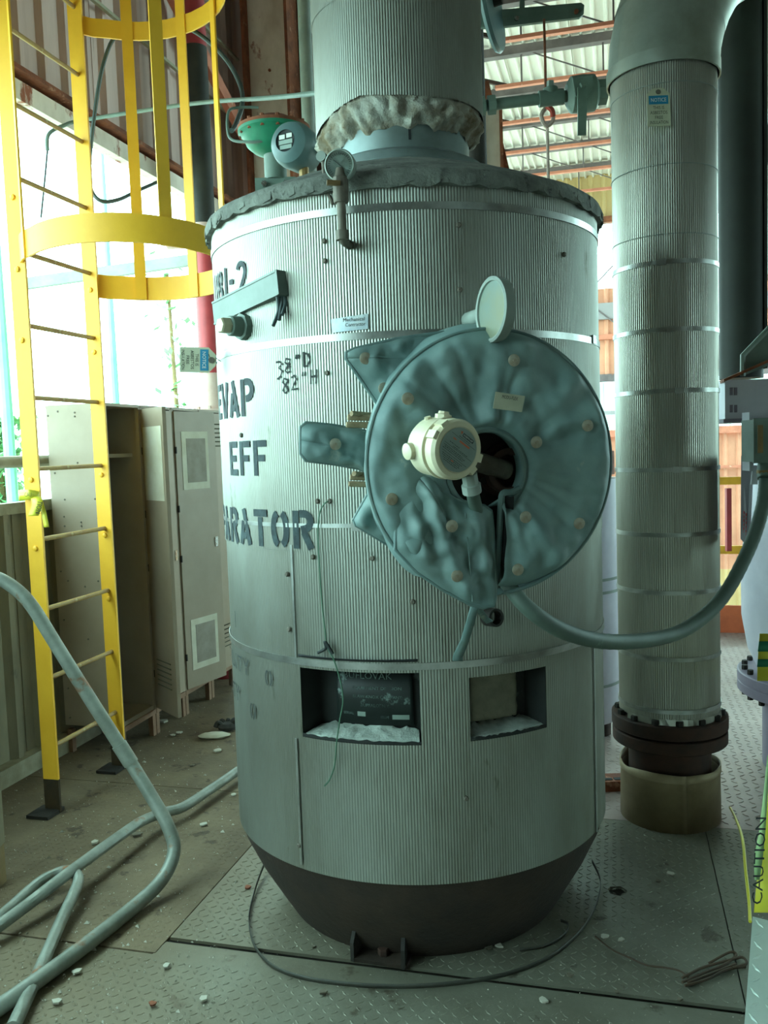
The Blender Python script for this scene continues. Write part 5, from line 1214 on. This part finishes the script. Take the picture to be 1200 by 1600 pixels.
# dark column behind the tall pipe
dc = at(1157, 300, 4.4); k_ = thing('green_column', 'tall dark green steel column behind the insulated pipe', 'column', V((dc.x, dc.y, at(1150, 592, 4.4).z)))
wx = (at(1190, 300, 4.4)-at(1124, 300, 4.4)).x/2
cz0 = at(1150, 592, 4.4).z
part('column_shell', MB().tube([V((dc.x, dc.y, cz0)), V((dc.x, dc.y, 6.75))], wx, 28), DARKCOL, k_)
part('column_cleat', MB().box(V((dc.x+wx*.9, dc.y-.02, 4.3)), V((.008, 0, 0)), V((0, .05, 0)), UP*2.4), DARKCOL, k_, smooth=0)
lp_ = at(1214, 100, 5.5); solo('pale_pipe', MB().tube([V((lp_.x, lp_.y, 2.55)), V((lp_.x, lp_.y, 6.7))], .13, 24), SMOOTHALU, 'pale upright pipe at the top right corner behind the dark column', 'pipe')
gb = at(1205, 200, 5.0); solo('green_brace', MB().bar(at(1188, 262, 4.7), at(1215, 150, 4.7), .05, .05), GREENG, 'dark green diagonal brace at the upper right edge', 'brace', smooth=0)
# white tank between vessel and pipe
wc_ = at(950, 900, 4.6); wk = thing('white_tank', 'slim white tank seen between the vessel and the tall pipe', 'tank', V((wc_.x-.22, 4.6, 0)))
wcx = V((at(966, 900, 4.6).x-.26, 4.6, 0))
part('shell', MB().lathe([(.25, at(960, 1130, 4.4).z), (.26, at(960, 1130, 4.4).z+.02), (.26, at(960, 748, 4.4).z)], wcx, UP, 40), WHITEENAM, wk)
for yy in (905, 925, 1070): part('band', band(at(950, yy, 4.4).z, .014, .264, .003, wcx, 48), GREYPIPE, wk)
part('support_foot', MB().tube([V((wcx.x+.12, wcx.y, 0)), V((wcx.x+.12, wcx.y, at(960, 1130, 4.4).z))], .09, 12), RUSTDARK, wk)
part('rusty_flange', MB().lathe([(.15, at(960, 748, 4.4).z), (.27, at(960, 742, 4.4).z), (.27, at(960, 705, 4.4).z), (.15, at(960, 700, 4.4).z)], wcx+V((-.03, 0, 0)), UP, 28), RUST, wk)
sb = thing('slotted_channel', 'rusty slotted channel lying on the floor behind the vessel', 'channel', ground(960, 1245))
s0, s1 = ground(900, 1225, .02), ground(990, 1222, .02)
part('channel_web', MB().bar(s0, s1, .10, .05), RUST, sb, smooth=0)
for i in range(5): part('slot', MB().box(s0.lerp(s1, .2+.17*i)+UP*.026+V((0, -.02, 0)), V((.018, 0, 0)), V((0, .012, 0)), UP*.002), INK, sb, smooth=0)
# red hose reel edge and yellow side seen past the pipe
solo('red_panel', MB().box(at(1138, 812, 6.6), V((.018, 0, 0)), V((0, .02, 0)), UP*.24), REDPIPE, 'red cabinet edge just right of the tall pipe by the railing', 'cabinet', smooth=0)
# leaning checker plate and caution tape at the lower right corner
k0 = ground(1160, 1640); kt = at(1176, 1432, 2.50)
lp0 = thing('checker_plate', 'bright loose checker plate standing at the lower right corner', 'plate', k0)
ku = (kt-k0); kl = ku.length; ku.normalize(); kx = V((.97, -.22, 0)); kx = (kx-ku*kx.dot(ku)).normalized(); kn = kx.cross(ku); kn = kn if kn.y < 0 else -kn
part('plate_sheet', MB().prism([k0, k0+kx*.6, k0+kx*.6+ku*kl, k0+ku*kl], -kn*.006), PLATEBRIGHT, lp0, smooth=0)
mb = MB(); P_ = .040
for i in range(15):
    for j in range(int(kl/P_)):
        c_ = k0+kx*((i+.5)*P_)+ku*((j+.5)*P_); d = (kx+ku if (i+j) % 2 else kx-ku).normalized(); s_ = kn.cross(d)*.0055
        mb.add([c_-d*.018, c_-s_, c_+d*.018, c_+s_, c_-d*.01+kn*.0025, c_-s_*.4+kn*.0025, c_+d*.01+kn*.0025, c_+s_*.4+kn*.0025], [(0, 1, 5, 4), (1, 2, 6, 5), (2, 3, 7, 6), (3, 0, 4, 7), (4, 5, 6, 7)])
part('tread_pattern', mb, PLATEBRIGHT, lp0, smooth=0, kind='stuff')
tp = thing('caution_tape', 'yellow caution tape hanging down at the lower right edge', 'tape', at(1190, 1425, 2.40))
def strip(name, pts, mt, parent): return part(name, MB().grid([[at(x0_, y_, Y_) for x0_, x1_, y_, Y_ in pts], [at(x1_, y_, Y_) for x0_, x1_, y_, Y_ in pts]]), mt, parent, thick=.001)
strip('tape_band', [(1212, 1236, 1068, 3.55), (1214, 1238, 1085, 3.2), (1210, 1234, 1120, 2.75), (1200, 1225, 1180, 2.52), (1196, 1225, 1230, 2.50), (1191, 1225, 1290, 2.48), (1187, 1225, 1340, 2.47), (1182, 1225, 1380, 2.46), (1178, 1225, 1426, 2.44)], TAPEY, tp)
strip('tape_lit_half', [(1199, 1203, 1180, 2.50), (1194, 1200, 1230, 2.48), (1186, 1196, 1300, 2.46), (1178, 1192, 1340, 2.45), (1179, 1187, 1375, 2.44)], TAPEG, tp)  # left half of the tape, coloured as if lit green
tb_ = part('tape_strand', MB().tube(bez([at(1141, 1262, 3.36), at(1150, 1280, 3.2), at(1160, 1310, 2.95), at(1165, 1360, 2.75), at(1170, 1405, 2.62), at(1172, 1440, 2.5)], 6), .005, 6), TAPEY, tp)
mb = MB(); lettering(mb, 'CAUTION', at(1194, 1345, 2.43), V((.05, 0, 1)).normalized(), V((-1, 0, .05)).normalized(), .030, 0, .26); part('tape_lettering', mb, GREYINK, tp, smooth=0)
tv2 = thing('vessel_tape', 'green and yellow tape stuck on the white vessel above its flange', 'tape', at(1192, 1060, 3.62))
strip('tape_band', [(1187, 1215, 990, 3.66), (1184, 1215, 1030, 3.64), (1183, 1215, 1064, 3.62)], TAPEY, tv2); strip('tape_print', [(1186, 1215, 1002, 3.64), (1184, 1215, 1018, 3.63)], TAPETEAL, tv2); strip('tape_print', [(1184, 1215, 1030, 3.63), (1183, 1215, 1042, 3.62)], TAPETEAL, tv2)

# ================================================================== fittings behind the neck
vl = thing('lever_valve', 'green pipe with a tee and a lever ball valve behind the neck', 'valve', at(850, 170, 3.9)-UP*.3)
Yv = 3.9
part('pipe_run', MB().tube([at(735, 168, Yv), at(790, 161, Yv), at(850, 154, Yv), at(900, 149, Yv)], .024, 14), GREENG, vl)
for x, y in ((752, 166), (768, 164)): part('union_nut', MB().lathe([(.042, -.016), (.042, .016)], at(x, y, Yv), at(790, 161, Yv)-at(740, 167, Yv), 8), GREENG, vl, smooth=0)
part('tee_body', MB().tube([at(842, 155, Yv), at(880, 151, Yv)], .034, 14), GREENG, vl)
part('tee_branch', MB().tube([at(861, 152, Yv), at(860, 138, Yv)], .032, 14), GREENG, vl)
part('tee_plug', MB().lathe([(.018, 0), (.016, .03)], at(860, 138, Yv), UP, 6), GREYPIPE, vl, smooth=0)
vb = part('valve_body', MB().lathe([(.045, -.07), (.075, -.05), (.078, .0), (.075, .05), (.045, .07)], at(910, 147, Yv), at(940, 144, Yv)-at(880, 150, Yv), 20), GREENG, vl)
part('valve_end', MB().lathe([(.055, .06), (.055, .10)], at(910, 147, Yv), at(940, 144, Yv)-at(880, 150, Yv), 8), GREENG, vl, smooth=0)
part('stop_plate', MB().prism([at(895, 122, Yv-.08), at(926, 117, Yv-.08), at(928, 140, Yv-.08), at(918, 152, Yv-.08), at(900, 150, Yv-.08)], V((0, .012, 0))), GREENG, vl, smooth=0)
part('lever', MB().prism([at(903, 136, Yv-.10), at(918, 136, Yv-.10), at(916, 211, Yv-.12), at(903, 211, Yv-.12)], V((0, .010, 0))), GREENG, vl, smooth=0)
part('lever_nut', MB().lathe([(.016, 0), (.016, .02)], at(911, 132, Yv-.10), V((0, -1, 0)), 6), GREENG, vl, smooth=0)
bt = thing('green_bar', 'long green flat bar with bolt holes at the top behind the neck', 'bar', at(820, 20, 4.1)-UP*.1)
part('flat_bar', MB().prism([at(730, 16, 4.1), at(780, 15, 4.1), at(908, 4, 4.1), at(913, 8, 4.1), at(912, 22, 4.1), at(906, 27, 4.1), at(780, 42, 4.1), at(730, 43, 4.1)], V((0, .02, 0))), GREENG, bt, smooth=0)
part('bolt_head', MB().lathe([(.010, 0), (.010, .012)], at(807, 30, 4.1), V((0, -1, 0)), 8), CHROME, bt); part('bolt_head', MB().lathe([(.010, 0), (.010, .012)], at(900, 19, 4.1), V((0, -1, 0)), 8), RUST, bt)
part('hanger_lug', MB().prism([at(812, 12, 4.1), at(820, 11, 4.1), at(818, -40, 4.1), at(813, -40, 4.1)], V((0, .01, 0))), GREENG, bt, smooth=0)
hw = thing('handwheel', 'teal handwheel seen edge-on beside the neck at the top', 'handwheel', at(766, 72, 3.95))
hcx = at(767, 5, 3.95); hax = V((.93, -.36, .1)).normalized()
part('wheel_rim', MB().lathe([(.150, -.012), (.195, -.014), (.203, 0), (.195, .014), (.150, .012)], hcx, hax, 40), TEALENAMEL, hw)
part('wheel_disc', MB().lathe([(.03, -.01), (.152, -.006), (.152, .006), (.03, .01)], hcx, hax, 40), TEALENAMEL, hw)
part('wheel_shaft', MB().tube([hcx-hax*.25, hcx+hax*.05], .02, 10), DARKSTEEL, hw)
rd = thing('hanging_rope', 'thin hanging rope with a red rag knot behind the neck', 'rope', at(857, 282, 4.0))
part('upper_strand', MB().tube([at(850, 30, 4.0), at(852, 100, 4.0), at(853, 170, 4.0)], .006, 6), RUST, rd)
part('lower_strand', MB().tube([at(855, 195, 4.0), at(856, 240, 4.0), at(857, 290, 4.0)], .007, 6), ROPE, rd)
part('knot_loop', MB().tube(bez([at(853, 168, 3.98), at(846, 180, 3.97), at(850, 193, 3.97), at(856, 196, 3.97), at(864, 188, 3.97), at(862, 172, 3.97), at(854, 166, 3.98)], 5), .010, 7), ROPE, rd)
part('red_rag', MB().tube(bez([at(855, 166, 3.96), at(862, 172, 3.95), at(864, 182, 3.96)], 4), [.012]*9, 7), ROPERED, rd)
nc = at(743, 120, 4.6); solo('dark_pipe', MB().tube([V((nc.x, nc.y, 1.2)), V((nc.x-.02, nc.y, 6.7))], .055, 16), DARKSTEEL, 'dark upright pipe right behind the ribbed neck', 'pipe')  # upright pipe in plain dark steel
rc = at(764, 220, 6.2); rcl = thing('rusty_stanchion', 'pale rust-edged stanchion standing behind the vessel dome', 'column', V((rc.x, rc.y, 0)))
part('shaft', MB().box(V((rc.x, rc.y, at(764, 165, 6.2).z/2)), V((.075, 0, 0)), V((0, .03, 0)), UP*(at(764, 165, 6.2).z/2)), BEAMRUST, rcl, smooth=0)
for s_ in (-1, 1): part('flange_edge', MB().box(V((rc.x+s_*.078, rc.y-.01, at(764, 165, 6.2).z/2)), V((.008, 0, 0)), V((0, .07, 0)), UP*(at(764, 165, 6.2).z/2)), RUST, rcl, smooth=0)
part('side_brace', MB().bar(at(796, 300, 6.3), at(756, 130, 6.3), .06, .06), RUST, rcl, smooth=0)
# ---- loose cables behind the ladder
c1 = thing('dark_cable', 'dark hanging cable looping behind the yellow cage', 'cable', at(160, 320, 4.4))
part('cable_run', MB().tube(bez([at(188, 50, 4.5), at(172, 70, 4.5), at(157, 120, 4.5), at(145, 200, 4.5), at(140, 260, 4.5), at(142, 295, 4.5), at(158, 314, 4.5), at(185, 312, 4.6), at(215, 298, 4.8), at(252, 282, 5.0)], 8), .010, 8), WIREDARK, c1)
part('cable_run', MB().tube(bez([at(255, 35, 4.4), at(285, 40, 4.4), at(320, 60, 4.4), at(355, 95, 4.4), at(376, 135, 4.3), at(378, 165, 4.2), at(368, 195, 4.0), at(362, 204, 3.9)], 8), .011, 8), WIREDARK, c1)
c2 = thing('conduit_line', 'thin grey-green conduit strung across from the neck to the left wall', 'conduit', at(300, 165, 4.8))
part('conduit_run', MB().tube(bez([at(500, 145, 3.4), at(420, 153, 4.0), at(300, 162, 4.5), at(135, 187, 4.75), at(100, 196, 4.7), at(76, 210, 4.65), at(74, 235, 4.65)], 8), .010, 8), GREENG, c2)
part('thin_drop', MB().tube(bez([at(74, 235, 4.65), at(70, 280, 4.65), at(64, 340, 4.65)], 6), .005, 6), WIREDARK, c2)
